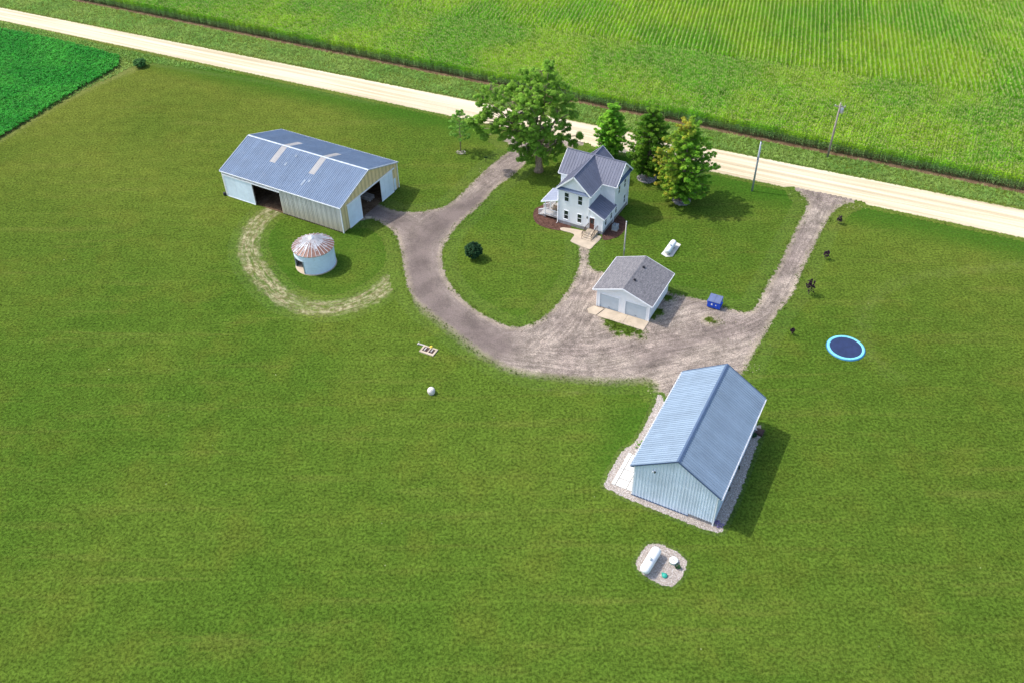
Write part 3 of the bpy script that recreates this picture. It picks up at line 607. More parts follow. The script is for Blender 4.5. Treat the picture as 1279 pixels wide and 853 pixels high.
wall([V3(1.45, 0, .1), V3(4.1, 0, .1), V3(4.1, 0, 3.6), V3(1.45, 0, 3.6)], (1, 0, 0), M['tan'])
wall([V3(9.3, 0, .1), V3(12.2, 0, .1), V3(12.2, 0, 3.6), V3(9.3, 0, 3.6)], (1, 0, 0), M['tan'])
wall([V3(1.45, 0, 3.6), V3(12.2, 0, 3.6), V3(12.2, 0, gz(12.2)), V3(w_ / 2, 0, gz(w_ / 2)), V3(1.45, 0, gz(1.45))], (1, 0, 0), M['tan'])
for a, c in ((0, 10.7), (15.7, l_)): MB().box(-.05, -.003, a, c, .01, .16).build('skirt_board', M['brown'], barn)
for x0, x1 in ((1.35, 4.32), (9.1, 12.1)):
    d = thing('sliding_door', None, None); d.parent = barn; d.location = (0, 0, 0)
    k = 3; wd = (x1 - x0) / k
    for i in range(k): MB().box(x0 + i * wd + .006, x0 + (i + 1) * wd - .006, -.13, -.075, .05, 3.62).build('door_panel', M['white_metal'], d)
    mb = MB(); mb.box(x0 - .03, x0 + .05, -.16, -.133, .03, 3.64); mb.box(x1 - .05, x1 + .03, -.16, -.133, .03, 3.64); mb.box(x0 + .05, x1 - .05, -.16, -.133, .03, .13); mb.build('door_frame', M['trim_white'], d)
d = thing('sliding_door', None, None); d.parent = barn
for i in range(5): MB().box(-.13, -.075, 15.65 + i * 1.05 + .006, 15.65 + (i + 1) * 1.05 - .006, .05, 3.5).build('door_panel', M['white_metal'], d)
mb = MB(); mb.box(-.16, -.133, 15.62, 15.72, .03, 3.5); mb.box(-.16, -.133, 20.85, 20.95, .03, 3.5); mb.box(-.16, -.133, 15.72, 20.85, .03, .13); mb.build('door_frame', M['trim_white'], d)
MB().box(-.20, -.06, 10.5, 21.0, 3.56, 3.72).build('door_track', M['trim_white'], barn)
MB().box(1.3, 12.65, -.20, -.06, 3.66, 3.80).build('door_track', M['trim_white'], barn)
MB().box(12.33, 12.85, -.08, -.06, .1, 2.05).build('side_door', M['white_metal'], barn)
for x, y in ((0, 0), (w_, 0), (0, l_), (w_, l_)): MB().box(x - .06, x + .06, y - .065, y + .065, 0, e_ - .12).build('corner_trim', M['trim_white'], barn)
MB().box(0.05, w_ - .05, 0.05, l_ - .05, .0, .03).build('floor', M['soil'], barn)
for i in range(1, 8):
    mb = MB(); y = i * l_ / 8
    mb.bar((.15, y, e_ - .25), (w_ - .15, y, e_ - .25), .05, .2); mb.bar((.15, y, e_ - .15), (w_ / 2, y, e_ + r_ - .3), .05, .15); mb.bar((w_ - .15, y, e_ - .15), (w_ / 2, y, e_ + r_ - .3), .05, .15)
    for x in (3.4, w_ / 2, 10.1): mb.bar((x, y, e_ - .2), (x, y, gz(x) - .3), .05, .1)
    mb.build('roof_truss', M['lumber'], barn)
    for x in ((.15, w_ - .15) if i != 5 else (w_ - .15,)): MB().box(x - .08, x + .08, y - .08, y + .08, .03, e_ - .36).build('post', M['lumber'], barn)
def bloc(b, x, y, z=0): c, s = math.cos(b['th']), math.sin(b['th']); return (b['o'][0] + x * c - y * s, b['o'][1] + x * s + y * c, z)
st = thing('lumber_stack', 'stack of pale boards lying inside the open barn doorway', 'lumber', bloc(b, 9.2, 3.2, .03), b['th'])
for i in range(9): MB().bar((-.9 + (i % 3) * .45, -1.8, .12 + (i // 3) * .22), (-.9 + (i % 3) * .45 + .1, 2.2, .12 + (i // 3) * .22), .22, .09).build('board', M['lumber'], st)
for y in (-1.4, 1.6): MB().bar((-1.2, y, .035), (.3, y, .035), .09, .07).build('bearer', M['wood'], st)
o = MB(); o.lathe([(0, .0), (.2, .0), (.23, .1), (.2, .42), (.12, .5), (0, .5)], 12); tag(o.build('bucket', M['black'], None, bloc(b, -.15, 21.55)), 'small dark bucket at the foot of the far left barn corner', 'bucket')
mb = MB(); mb.prism([V3(.45 * math.cos(t) * (1 + .2 * math.sin(3 * t)), .3 * math.sin(t) * (1 + .15 * math.cos(2 * t)), 0) for t in np.arange(0, 6.28, .6)], (0, 0, 1), .12)
tag(mb.build('flat_stone', M['concrete'], None, bloc(b, 4.7, -.75, 0)), 'pale flat stone in the grass beside the barn gable door', 'stone')

# ------------------------------------------------------------------ large blue-roofed shed
b = SHED; w_, l_, e_, r_ = b['w'], b['l'], b['e'], b['r']; sl = r_ / (w_ / 2); oh = b['oh']; ze = e_ - oh * sl
shed = thing('metal_shed', 'steep gabled shed with blue ribbed metal roof and pale blue siding beside the tank', 'shed', (*b['o'], 0), b['th'])
pr = dict(width=.92, rib=.31, rib_w=.06, rib_h=.045, t=.03)
panels(shed, 'roof_panel', [V3(-oh, -oh, ze), V3(w_ / 2, -oh, e_ + r_), V3(w_ / 2, l_ + oh, e_ + r_), V3(-oh, l_ + oh, ze)], (0, 1, 0), M['shed_roofc'], **pr)
panels(shed, 'roof_panel', [V3(w_ + oh, l_ + oh, ze), V3(w_ / 2, l_ + oh, e_ + r_), V3(w_ / 2, -oh, e_ + r_), V3(w_ + oh, -oh, ze)], (0, 1, 0), M['shed_roofc'], **pr)
mb = MB(); zr = e_ + r_ + .05
for sgn in (-1, 1): mb.prism([V3(w_ / 2, -oh - .03, zr + .03), V3(w_ / 2 + sgn * .2, -oh - .03, zr + .03 - .2 * sl), V3(w_ / 2 + sgn * .2, l_ + oh + .03, zr + .03 - .2 * sl), V3(w_ / 2, l_ + oh + .03, zr + .03)], (0, 0, 1), .02)
mb.build('ridge_cap', M['navy_trim'], shed)
for yy in (-oh - .03, l_ + oh + .03):
    for x0, x1 in ((-oh, w_ / 2), (w_ + oh, w_ / 2)): MB().bar((x0, yy, ze), (x1, yy, e_ + r_), .06, .16).build('rake_trim', M['navy_trim'], shed)
for xx in (-oh - .07, w_ + oh + .07):
    mb = MB(); mb.box(xx - .06, xx + .06, -oh, l_ + oh, ze - .13, ze - .11); mb.box(xx - .07, xx - .055, -oh, l_ + oh, ze - .13, ze + .0); mb.box(xx + .055, xx + .07, -oh, l_ + oh, ze - .13, ze + .0); mb.build('gutter', M['trim_white'], shed)
MB().tube([(w_ + oh + .07, l_ - .1, ze - .12), (w_ + .08, l_ - .1, ze - .5), (w_ + .08, l_ - .1, .3), (w_ + .4, l_ - .1, .12)], .05, 8).build('downspout', M['trim_white'], shed)
MB().tube([(-oh - .07, l_ - .1, ze - .12), (-.08, l_ - .1, ze - .5), (-.08, l_ - .1, .15)], .05, 8).build('downspout', M['trim_white'], shed)
wpn = dict(width=.92, rib=.31, rib_w=.07, rib_h=.05, t=.025, gap=.001); wl = lambda p, a: panels(shed, 'wall_panel', p, a, M['shed_wall'], **wpn)
g0 = lambda x: e_ - .05 + sl * (x if x < w_ / 2 else w_ - x)
wl([V3(0, 0, .15), V3(5.8, 0, .15), V3(5.8, 0, g0(5.8)), V3(w_ / 2, 0, g0(w_ / 2)), V3(0, 0, g0(0))], (1, 0, 0))
wl([V3(5.8, 0, .42), V3(w_, 0, .42), V3(w_, 0, g0(w_)), V3(5.8, 0, g0(5.8))], (1, 0, 0))
wl([V3(w_, l_, .15), V3(0, l_, .15), V3(0, l_, g0(0)), V3(w_ / 2, l_, g0(w_ / 2)), V3(w_, l_, g0(w_))], (1, 0, 0))
wl([V3(0, 0, .15), V3(0, 0, e_ - .05), V3(0, l_, e_ - .05), V3(0, l_, .15)], (0, 1, 0)); wl([V3(w_, l_, .15), V3(w_, l_, e_ - .05), V3(w_, 0, e_ - .05), V3(w_, 0, .15)], (0, 1, 0))
MB().box(.01, w_ - .01, .01, l_ - .01, 0, .41).build('foundation', M['foundation'], shed)
MB().box(-.06, 5.8, -.07, -.03, .03, .16).build('base_trim', M['navy_trim'], shed)
for x, y in ((0, 0), (w_, 0), (0, l_), (w_, l_)): MB().box(x - .06, x + .06, y - .06, y + .06, .02, e_ - .22).build('corner_trim', M['trim_white'], shed)
for x0, x1 in ((-oh, -.02), (w_ + .02, w_ + oh)): MB().box(x0, x1, -oh, l_ + oh, ze - .10, ze - .06).build('soffit', M['trim_white'], shed)
f = thing('wall_light', None, None); f.parent = shed; f.location = (1.95, -.03, 4.66)
MB().box(-.1, .1, -.06, 0, -.1, .1).build('bracket', M['trim_white'], f); MB().tube([(-.05, -.05, .0), (-.12, -.2, -.06)], [.05, .09], 10).build('lamp_head', M['trim_white'], f); MB().tube([(.05, -.05, .0), (.12, -.2, -.06)], [.05, .09], 10).build('lamp_head', M['black'], f)
pt = thing('patio', 'white concrete patio slab against the left wall of the blue-roofed shed', 'patio', (*b['o'], 0), b['th'])
for x0, x1, y0, y1 in ((-2.38, -1.93, .28, 2.6), (-2.38, -1.93, 2.6, 4.95), (-1.93, -.75, .28, 1.35), (-1.93, -.75, 1.35, 2.65), (-1.93, -.75, 2.65, 4.9), (-.75, -.1, .28, 1.35), (-.75, -.1, 1.35, 2.65), (-.75, -.1, 2.65, 4.9)):
    MB().box(x0 + .035, x1 - .035, y0 + .035, y1 - .035, .0, .10 + random.uniform(-.004, .004)).build('slab', M['concrete_white'], pt)
o = MB().box(-.35, .45, -.45, .45, 0, .16); o.box(-.28, .38, -.36, .36, .16, .2); tag(o.build('doorstep', M['brown'], None, bloc(b, 8.85, 13.9)), 'dark brown doorstep by the far right corner of the blue-roofed shed', 'step').rotation_euler.z = b['th']

# ------------------------------------------------------------------ two-door garage
b = GAR; w_, l_, e_, r_ = b['w'], b['l'], b['e'], b['r']; sl = r_ / (w_ / 2); oh = b['oh']; ze = e_ - oh * sl
gar = thing('garage', 'white two-door garage with grey shingled roof on the gravel yard', 'garage', (*b['o'], 0), b['th'])
for P4 in ([V3(-oh, -oh, ze), V3(w_ / 2, -oh, e_ + r_), V3(w_ / 2, l_ + oh, e_ + r_), V3(-oh, l_ + oh, ze)], [V3(w_ + oh, l_ + oh, ze), V3(w_ / 2, l_ + oh, e_ + r_), V3(w_ / 2, -oh, e_ + r_), V3(w_ + oh, -oh, ze)]):
    a, b2, c2, d2 = P4; nr_ = (b2 - a).cross(d2 - a).normalized(); nr_ = nr_ if nr_.z > 0 else -nr_
    o = MB(); k = 14
    for i in range(k):      # courses of shingles, each lapping the one below
        t0, t1 = i / k, (i + 1) / k; L = lambda p, q, t: p + (q - p) * t
        lo0, lo1, hi1, hi0 = (L(a, b2, t0), L(d2, c2, t0), L(d2, c2, t1), L(a, b2, t1))
        if a.x > w_ / 2: lo0, lo1, hi1, hi0 = L(a, b2, t0), L(d2, c2, t0), L(d2, c2, t1), L(a, b2, t1)
        o.add([lo0 + nr_ * .035, lo1 + nr_ * .035, hi1 + nr_ * .018, hi0 + nr_ * .018, lo0, lo1, hi1, hi0], [(0, 1, 2, 3), (0, 4, 5, 1), (1, 5, 6, 2), (3, 7, 4, 0), (2, 6, 7, 3), (4, 7, 6, 5)])
    q = o.build('roof', M['shingle'], gar)
mb = MB()
for sgn in (-1, 1): mb.prism([V3(w_ / 2, -oh, e_ + r_ + .035), V3(w_ / 2 + sgn * .16, -oh, e_ + r_ + .035 - .16 * sl), V3(w_ / 2 + sgn * .16, l_ + oh, e_ + r_ + .035 - .16 * sl), V3(w_ / 2, l_ + oh, e_ + r_ + .035)], (0, 0, 1), .02)
mb.build('ridge_cap', M['shingle'], gar)
for y in (2.0, 4.9):
    z = e_ + r_ - (3.93 - w_ / 2) * sl; Mx = Matrix.Translation((3.95, y, z + .05)) @ Matrix.Rotation(math.atan(sl), 4, 'Y')
    MB().box(-.16, .16, -.16, .16, 0, .05, M=Mx).box(-.11, .11, -.11, .11, .05, .16, M=Mx).build('roof_vent', M['black'], gar)
mb = MB(); zt = 2.16
def poly_wall(mb, pts, nrm, t=.12, m=0): mb.prism(pts, nrm, t, m)
fw = lambda pts: poly_wall(mb, [V3(x, 0, z) for x, z in pts], (0, 1, 0))
fw([(0, 0), (.3, 0), (.3, zt), (0, zt)]); fw([(2.98, 0), (3.68, 0), (3.68, zt), (2.98, zt)]); fw([(6.58, 0), (w_, 0), (w_, zt), (6.58, zt)])
fw([(0, zt), (w_, zt), (w_, e_ - .03), (w_ / 2, e_ + r_ - .03), (0, e_ - .03)]); mb.build('wall', M['siding'], gar)
MB().prism([V3(x, l_ - .12, z) for x, z in ((0, 0), (w_, 0), (w_, e_ - .03), (w_ / 2, e_ + r_ - .03), (0, e_ - .03))], (0, 1, 0), .12).build('wall', M['siding'], gar)
MB().box(0, .12, .125, l_ - .125, 0, e_ - .05).build('wall', M['siding'], gar); MB().box(w_ - .12, w_, .125, l_ - .125, 0, e_ - .05).build('wall', M['siding'], gar)
for x0, x1 in ((.3, 2.98), (3.68, 6.58)):
    d = thing('garage_door', None, None); d.parent = gar
    for i in range(4): MB().box(x0 + .09, x1 - .09, .07, .10, .02 + i * .52, .02 + (i + 1) * .52 - .012).build('door_section', M['door_panel'], d)
    mb = MB(); mb.box(x0, x0 + .09, -.03, .12, 0, zt); mb.box(x1 - .09, x1, -.03, .12, 0, zt); mb.box(x0, x1, -.035, .12, zt - .06, zt + .06); mb.build('door_frame', M['trim_white'], d)
    MB().box((x0 + x1) / 2 - .12, (x0 + x1) / 2 + .12, .05, .07, .25, .3).build('handle', M['black'], d)
for x0, x1 in ((-oh, w_ / 2), (w_ + oh, w_ / 2)):
    for yy in (-oh - .02, l_ + oh + .02): MB().bar((x0, yy, ze - .05), (x1, yy, e_ + r_ - .05), .035, .17).build('rake_trim', M['trim_white'], gar)
for xx in (-oh - .03, w_ + oh + .03): MB().box(xx - .03, xx + .03, -oh, l_ + oh, ze - .14, ze + .02).build('gutter', M['trim_white'], gar)
for x0, x1 in ((-oh, .0), (w_, w_ + oh)): MB().box(x0, x1, -oh, l_ + oh, ze - .10, ze - .06).build('soffit', M['trim_white'], gar)
for x in (0, w_): MB().box(x - .05, x + .05, -.04, .04, 0, e_ - .2).build('corner_trim', M['trim_white'], gar)
ap = thing('concrete_apron', 'strip of tan concrete slabs along the front of the white garage', 'slab', (*b['o'], 0), b['th'])
for q in (((-.72, -1.2), (-.2, -1.86), (.72, -1.86), (1.12, -.30), (-.2, -.30)), ((.84, -1.88), (4.2, -1.84), (4.2, -.02), (1.3, -.02), (1.22, -.40)), ((4.23, -1.84), (6.95, -1.86), (6.95, -.02), (4.23, -.02))):
    MB().prism([V3(x, y, 0) for x, y in q], (0, 0, 1), .09 + random.uniform(0, .015)).build('slab', M['concrete'], ap)

# ------------------------------------------------------------------ farmhouse
b = HOU
hou = thing('farmhouse', 'white two-storey farmhouse with crossing gables and slate-blue metal roof', 'house', (*b['o'], 0), b['th'])
W, E, RR, v0, v1, uL, uR, W2, o_ = 4.49, 5.95, 2.08, 3.76, 8.71, -1.49, 6.62, 6.65, .35
s1 = RR / (W / 2); s2 = RR / ((v1 - v0) / 2); vm = (v0 + v1) / 2; um = W / 2; ZR = E + RR; k12 = s1 / s2
pr = dict(width=.8, rib=.4, rib_w=.05, rib_h=.04, t=.03)
rp = lambda pts, al: panels(hou, 'roof_panel', [V3(*p) for p in pts], al, M['house_roof'], **pr)
# front wing (ridge runs front to back)
rp([(-o_, -o_, E - o_ * s1), (um, -o_, ZR), (um, vm, ZR), (-o_, v0 - o_ * k12, E - o_ * s1)], (0, 1, 0))
rp([(W + o_, v0 - o_ * k12, E - o_ * s1), (um, vm, ZR), (um, -o_, ZR), (W + o_, -o_, E - o_ * s1)], (0, 1, 0))
# cross wing, camera side, left and right of the front wing
rp([(uL - o_, v0 - o_, E - o_ * s2), (-o_ / k12, v0 - o_, E - o_ * s2), (um, vm, ZR), (uL - o_, vm, ZR)], (1, 0, 0))
rp([(W + o_ / k12, v0 - o_, E - o_ * s2), (uR + o_, v0 - o_, E - o_ * s2), (uR + o_, vm, ZR), (um, vm, ZR)], (1, 0, 0))
# rear slopes with the rear gable
rp([(-o_ / k12, v1 + o_, E - o_ * s2), (uL - o_, v1 + o_, E - o_ * s2), (uL - o_, vm, ZR), (um, vm, ZR)], (1, 0, 0))
rp([(uR + o_, v1 + o_, E - o_ * s2), (W + o_ / k12, v1 + o_, E - o_ * s2), (um, vm, ZR), (uR + o_, vm, ZR)], (1, 0, 0))
vB = v1 + .12
rp([(um, vm, ZR), (um, vB + .25, ZR), (W + o_, vB + .25, E - o_ * s1), (W + o_, v1 + o_ * k12, E - o_ * s1)][::-1], (0, 1, 0))
rp([(um, vm, ZR), (um, vB + .25, ZR), (-o_, vB + .25, E - o_ * s1), (-o_, v1 + o_ * k12, E - o_ * s1)], (0, 1, 0))
mb = MB(); z = ZR + .07
mb.bar((um, -o_ - .02, z), (um, vB + .27, z), .16, .05); mb.build('ridge_cap', M['house_roof'], hou); MB().bar((uL - o_, vm, z - .008), (uR + o_, vm, z - .008), .16, .05).build('ridge_cap', M['house_roof'], hou)
# rake and eave trims
def rk(a, c): MB().bar(a, c, .045, .2).build('rake_trim', M['trim_white'], hou)
for uu in (-o_, W + o_): rk((uu, -o_ - .03, E - o_ * s1 - .06), (um, -o_ - .03, ZR - .06)); rk((uu, vB + .28, E - o_ * s1 - .06), (um, vB + .28, ZR - .06))
for vv in (v0 - o_, v1 + o_): rk((uR + o_ + .03, vv, E - o_ * s2 - .06), (uR + o_ + .03, vm, ZR - .06)); rk((uL - o_ - .03, vv, E - o_ * s2 - .06), (uL - o_ - .03, vm, ZR - .06))
for a, c in (((-o_ - .03, -o_, E - o_ * s1 - .05), (-o_ - .03, v0 - o_, E - o_ * s1 - .05)), ((W + o_ + .03, -o_, E - o_ * s1 - .05), (W + o_ + .03, v0 - o_, E - o_ * s1 - .05)), ((W + o_ + .06, v0 - o_ - .03, E - o_ * s2 - .05), (uR + o_, v0 - o_ - .03, E - o_ * s2 - .05)), ((uL - o_, v0 - o_ - .03, E - o_ * s2 - .05), (-o_ - .06, v0 - o_ - .03, E - o_ * s2 - .05))):
    MB().bar(a, c, .05, .12).build('eave_trim', M['trim_white'], hou)
# pent eaves across the gables
MB().prism([V3(-o_, -o_, E - .42), V3(-o_, 0, E - .12), V3(W + o_, 0, E - .12), V3(W + o_, -o_, E - .42)][::-1], (0, -.4, .9), .04).build('pent_roof', M['navy_trim'], hou)
MB().prism([V3(uR + o_, v0 - o_, E - .42), V3(uR, v0 - o_, E - .12), V3(uR, v1 + o_, E - .12), V3(uR + o_, v1 + o_, E - .42)][::-1], (.4, 0, .9), .04).build('pent_roof', M['navy_trim'], hou)
# walls
ZF = .48
def wl(*boxes, name='wall', mat='siding'):
    mb = MB()
    for bx in boxes: mb.box(*bx)
    return mb.build(name, M[mat], hou)
mb = MB(); mb.box(0, W, 0, v0, ZF, E); mb.prism([V3(0, 0, E), V3(W, 0, E), V3(um, 0, ZR - .04)], (0, 1, 0), vm); mb.build('wall', M['siding'], hou)
mb = MB(); mb.box(uL, uR, v0, v1, ZF + .003, E - .003); mb.prism([V3(uL, v0, E - .003), V3(uL, v1, E - .003), V3(uL, vm, ZR - .05)], (1, 0, 0), uR - uL); mb.build('wall', M['siding'], hou)
mb = MB(); mb.prism([V3(0, vB, E), V3(W, vB, E), V3(um, vB, ZR - .04)], (0, -1, 0), 2.0); mb.box(.01, W - .01, v1, vB, ZF, E); mb.build('wall', M['siding'], hou)
mb = MB(); mb.prism([V3(W, .006, ZF), V3(W2, .006, ZF), V3(W2, .006, 2.72), V3(W, .006, 3.72)], (0, 1, 0), v0 - .01); mb.build('wall', M['siding'], hou)
mb = MB(); mb.box(-.02, W2 + .02, -.02, v0, 0, ZF - .003); mb.box(uL - .02, uR + .03, v0 + .002, v1 + .02, 0, ZF); mb.build('foundation', M['foundation'], hou)
# lean-to roof
panels(hou, 'roof_panel', [V3(W2 + .28, 4.05, 2.56), V3(W - .0, 4.05 - .3, 3.78), V3(W - .0, -.22, 3.78), V3(W2 + .28, -.22, 2.56)], (0, 1, 0), M['house_roof'], **pr)
MB().bar((W2 + .28, -.25, 2.53), (W, -.25, 3.75), .05, .14).build('rake_trim', M['trim_white'], hou)
MB().bar((W2 + .31, -.22, 2.50), (W2 + .31, 4.05, 2.50), .05, .12).build('eave_trim', M['trim_white'], hou)
for x, y, t in ((0, 0, E - .45), (W2, .0, 2.5), (uR, v0, E - .5), (uR, v1, E - .5), (uL, v0, E - .45), (W, 0, E - .45)):
    MB().box(x - .06, x + .06, y - .06, y + .06, ZF, t).build('corner_trim', M['trim_white'], hou)
for x, y, t in ((-.12, -.1, E - .6), (uR + .1, v1 - .12, E - .6), (W2 + .1, v0 - .2, 2.3)): MB().tube([(x, y, t), (x, y, .15), (x, y - .25, .08)], .04, 6).build('downspout', M['trim_white'], hou)
# windows: frame, upper and lower pane, muntin
def window(u, z, wd, ht, side='front', vv=0.):
    f = thing('window', None, None); f.parent = hou; f.location = (u, -.0, z) if side == 'front' else (vv, u, z)
    if side == 'right': f.rotation_euler.z = R(90)
    if side == 'left': f.rotation_euler.z = R(-90)
    mb = MB(); t = .055
    for x0, x1, z0, z1 in ((-t, 0, -t, ht + t), (wd, wd + t, -t, ht + t), (0, wd, ht, ht + t), (0, wd, -t, 0), (0, wd, ht / 2 - .02, ht / 2 + .02)): mb.box(x0, x1, -.05, .01, z0, z1)
    mb.build('frame', M['trim_white'], f)
    for k in (0, 1): MB().box(.0, wd, -.022, .0, k * ht / 2 + (.03 if k else 0), (k + 1) * ht / 2 - (0 if k else .03)).build('pane', M['glass'], f)
    MB().box(-t - .03, wd + t + .03, -.09, -.052, -t - .02, -t + .03).build('sill', M['trim_white'], f)
for u in (.86, 2.88): window(u, 3.8, .6, 1.3); window(u, .95, .6, 1.32)
for u in (.7, 2.55): window(u, 1.0, .5, 1.25, 'right', W2 + .002)
window(4.25, 1.0, .5, 1.25, 'right', uR + .002)
window(4.95, 3.7, .55, 1.2, 'right', uR + .002); window(6.95, 3.7, .55, 1.2, 'right', uR + .002); window(7.2, 1.0, .5, 1.25, 'right', uR + .002)
window(7.5, 3.75, .55, 1.2, 'left', uL - .002)
d = thing('door', None, None); d.parent = hou; d.location = (4.66, 0, .52)
MB().box(.05, .78, -.045, .0, 0, 1.72).build('door_panel', M['brown_door'], d); MB().box(.18, .65, -.052, -.046, .85, 1.58).build('pane', M['glass'], d)
mb = MB(); mb.box(-.05, .05, -.06, .004, 0, 1.82); mb.box(.78, .88, -.06, .004, 0, 1.82); mb.box(.05, .78, -.06, .004, 1.72, 1.82); mb.build('door_frame', M['trim_white'], d)
MB().box(.68, .73, -.10, -.05, .78, .86).build('handle', M['galv'], d)
MB().box(4.28, 4.42, -.12, 0, 2.0, 2.26).build('wall_light', M['black'], hou)
# front steps
stp = thing('front_steps', 'concrete front steps with bronze railings below the brown farmhouse door', 'steps', (*b['o'], 0), b['th'])
MB().box(4.55, 6.05, -1.15, -.03, .0, .46).build('landing', M['concrete'], stp)
for i in range(3): MB().box(4.62, 5.98, -1.15 - .36 * (i + 1), -1.153 - .36 * i, .0, .46 - .115 * (i + 1)).build('step', M['concrete'], stp)
for x in (4.6, 6.0):
    mb = MB(); top = [(x, -.1, 1.32), (x, -1.15, 1.32), (x, -2.25, .95)]
    mb.tube(top, .05, 6); mb.tube([(x, -.1, .62), (x, -1.15, .62), (x, -2.25, .25)], .016, 6)
    for y, z0, z1 in ((-.1, .46, 1.32), (-1.1, .46, 1.32), (-2.22, .02, .96)): mb.tube([(x, y, z0), (x, y, z1)], .022, 6)
    for i in range(1, 9): y = -.1 - i * .235; zz = 0 if y > -1.15 else (y + 1.15) * .336; mb.tube([(x, y, .62 + zz), (x, y, 1.32 + zz)], .02, 5)
    mb.build('railing', M['rail'], stp)
PADP = smooth_poly(G2((700.6, 288), (703.3, 284.9), (728, 289), (745, 294), (751, 297.5), (743, 306), (738, 311.2), (733, 311.2), (714, 303), (713.5, 300), (717, 295), (714.8, 292.2)), 3)
PADP = np.array([p for p in PADP])
mb = MB(); mb.prism([(x, y, .0) for x, y in PADP], (0, 0, 1), .07); tag(mb.build('front_pad', M['concrete']), 'tan concrete pad in front of the farmhouse steps', 'slab')
# side porch
por = thing('porch', 'white side porch with railings on the left of the farmhouse', 'porch', (*b['o'], 0), b['th'])
pu, pv0, pv1 = -2.35, .25, 3.7
MB().box(pu, -.05, pv0, pv1, .42, .55).build('deck', M['lumber'], por)
mb = MB()
for x, y in ((pu + .1, pv0 + .1), (-.2, pv0 + .1), (pu + .1, pv1 - .1)): mb.box(x - .06, x + .06, y - .06, y + .06, 0, .42)
mb.build('pier', M['foundation'], por)
panels(por, 'roof_panel', [V3(pu - .35, -.1, 2.72), V3(-.04, -.1, 3.65), V3(-.04, pv1, 3.65), V3(pu - .35, pv1, 2.72)], (0, 1, 0), M['porch_roof'], width=.8, rib=.4, rib_w=.04, rib_h=.03)
MB().bar((pu - .35, -.13, 2.68), (-.04, -.13, 3.61), .05, .14).build('rake_trim', M['trim_white'], por); MB().bar((pu - .38, -.1, 2.68), (pu - .38, pv1, 2.68), .05, .14).build('eave_trim', M['trim_white'], por)
for x, y in ((pu + .08, pv0 + .08), (pu + .08, pv1 - .1), (pu + .08, 2.0)): MB().box(x - .06, x + .06, y - .06, y + .06, .55, 2.66).build('post', M['trim_white'], por)
def railing(a, c, par):
    a, c = Vector(a), Vector(c); mb = MB(); up = V3(0, 0, 1); mb.bar(a + up * .9, c + up * .9, .08, .06); mb.bar(a + up * .15, c + up * .15, .05, .05); n_ = int((c - a).length / .13)
    for i in range(n_ + 1): p = a + (c - a) * i / n_; mb.bar(p + up * .15, p + up * .9, .035)
    mb.build('railing', M['trim_white'], par)
railing((pu + .14, pv0 + .08, .55), (-.1, pv0 + .08, .55), por); railing((pu + .08, 2.06, .55), (pu + .08, pv1 - .16, .55), por)
for i in range(3): MB().box(pu - .32 * (i + 1), pu - .003 - .32 * i, .5, 1.9, .0, .42 - .11 * (i + 1) + .02).build('step', M['lumber'], por)
railing((pu - 1.0, .45, .0), (pu, .45, .5), por); railing((pu - 1.0, 1.95, .0), (pu, 1.95, .5), por)
gr = thing('porch_bench', 'wooden bench with a tan slatted back on the side porch', 'bench', bloc(b, -1.1, 1.3, .55), b['th'])
MB().box(-.5, .5, -.25, .25, .38, .44).build('seat', M['wood'], gr)
for i in range(4): MB().box(-.5, .5, .25, .29, .5 + i * .13, .6 + i * .13).build('back_slat', plain('tan_wood', (.62, .42, .28), .8) if i == 0 else bpy.data.materials['tan_wood'], gr)
for x in (-.45, .45):
    for y in (-.2, .27): MB().box(x - .03, x + .03, y - .03, y + .03, 0, .38 if y < 0 else 1.05).build('leg', M['wood'], gr)
gi_ = thing('barbecue_grill', 'small dark kettle grill beside the bench on the side porch', 'grill', bloc(b, -.5, .75, .55), b['th'])
MB().lathe([(.02, .42), (.16, .46), (.24, .58), (.25, .66)], 14).build('bowl', M['black'], gi_); MB().lathe([(.25, .665), (.22, .76), (.1, .84), (.0, .86)], 14).build('lid', M['black'], gi_)
for k in range(3): MB().tube([(.12 * math.cos(k * 2.09), .12 * math.sin(k * 2.09), .47), (.24 * math.cos(k * 2.09), .24 * math.sin(k * 2.09), 0)], .014, 6).build('leg', M['galv'], gi_)
ac = thing('air_conditioner', 'grey outdoor air conditioner unit on mulch right of the farmhouse', 'air conditioner', bloc(b, 7.75, 1.95, .03), b['th'])
MB().box(-.42, .42, -.42, .42, 0, .08).build('pad', M['concrete'], ac); MB().box(-.36, .36, -.36, .36, .08, .85).build('cabinet', plain('ac_grey', (.28, .33, .37), .5), ac)
mb = MB()
for i in range(9):
    z = .14 + i * .075
    mb.box(-.375, .375, -.375, -.362, z, z + .03); mb.box(-.375, .375, .362, .375, z, z + .03); mb.box(.362, .375, -.36, .36, z, z + .03); mb.box(-.375, -.362, -.36, .36, z, z + .03)
mb.build('louvre', M['galv'], ac)
mb = MB(); mb.lathe([(.30, .855), (.31, .88), (.29, .9), (.27, .88)], 20); mb.lathe([(0, .87), (.08, .88), (.08, .9), (0, .91)], 12); mb.build('fan_guard', M['black'], ac)

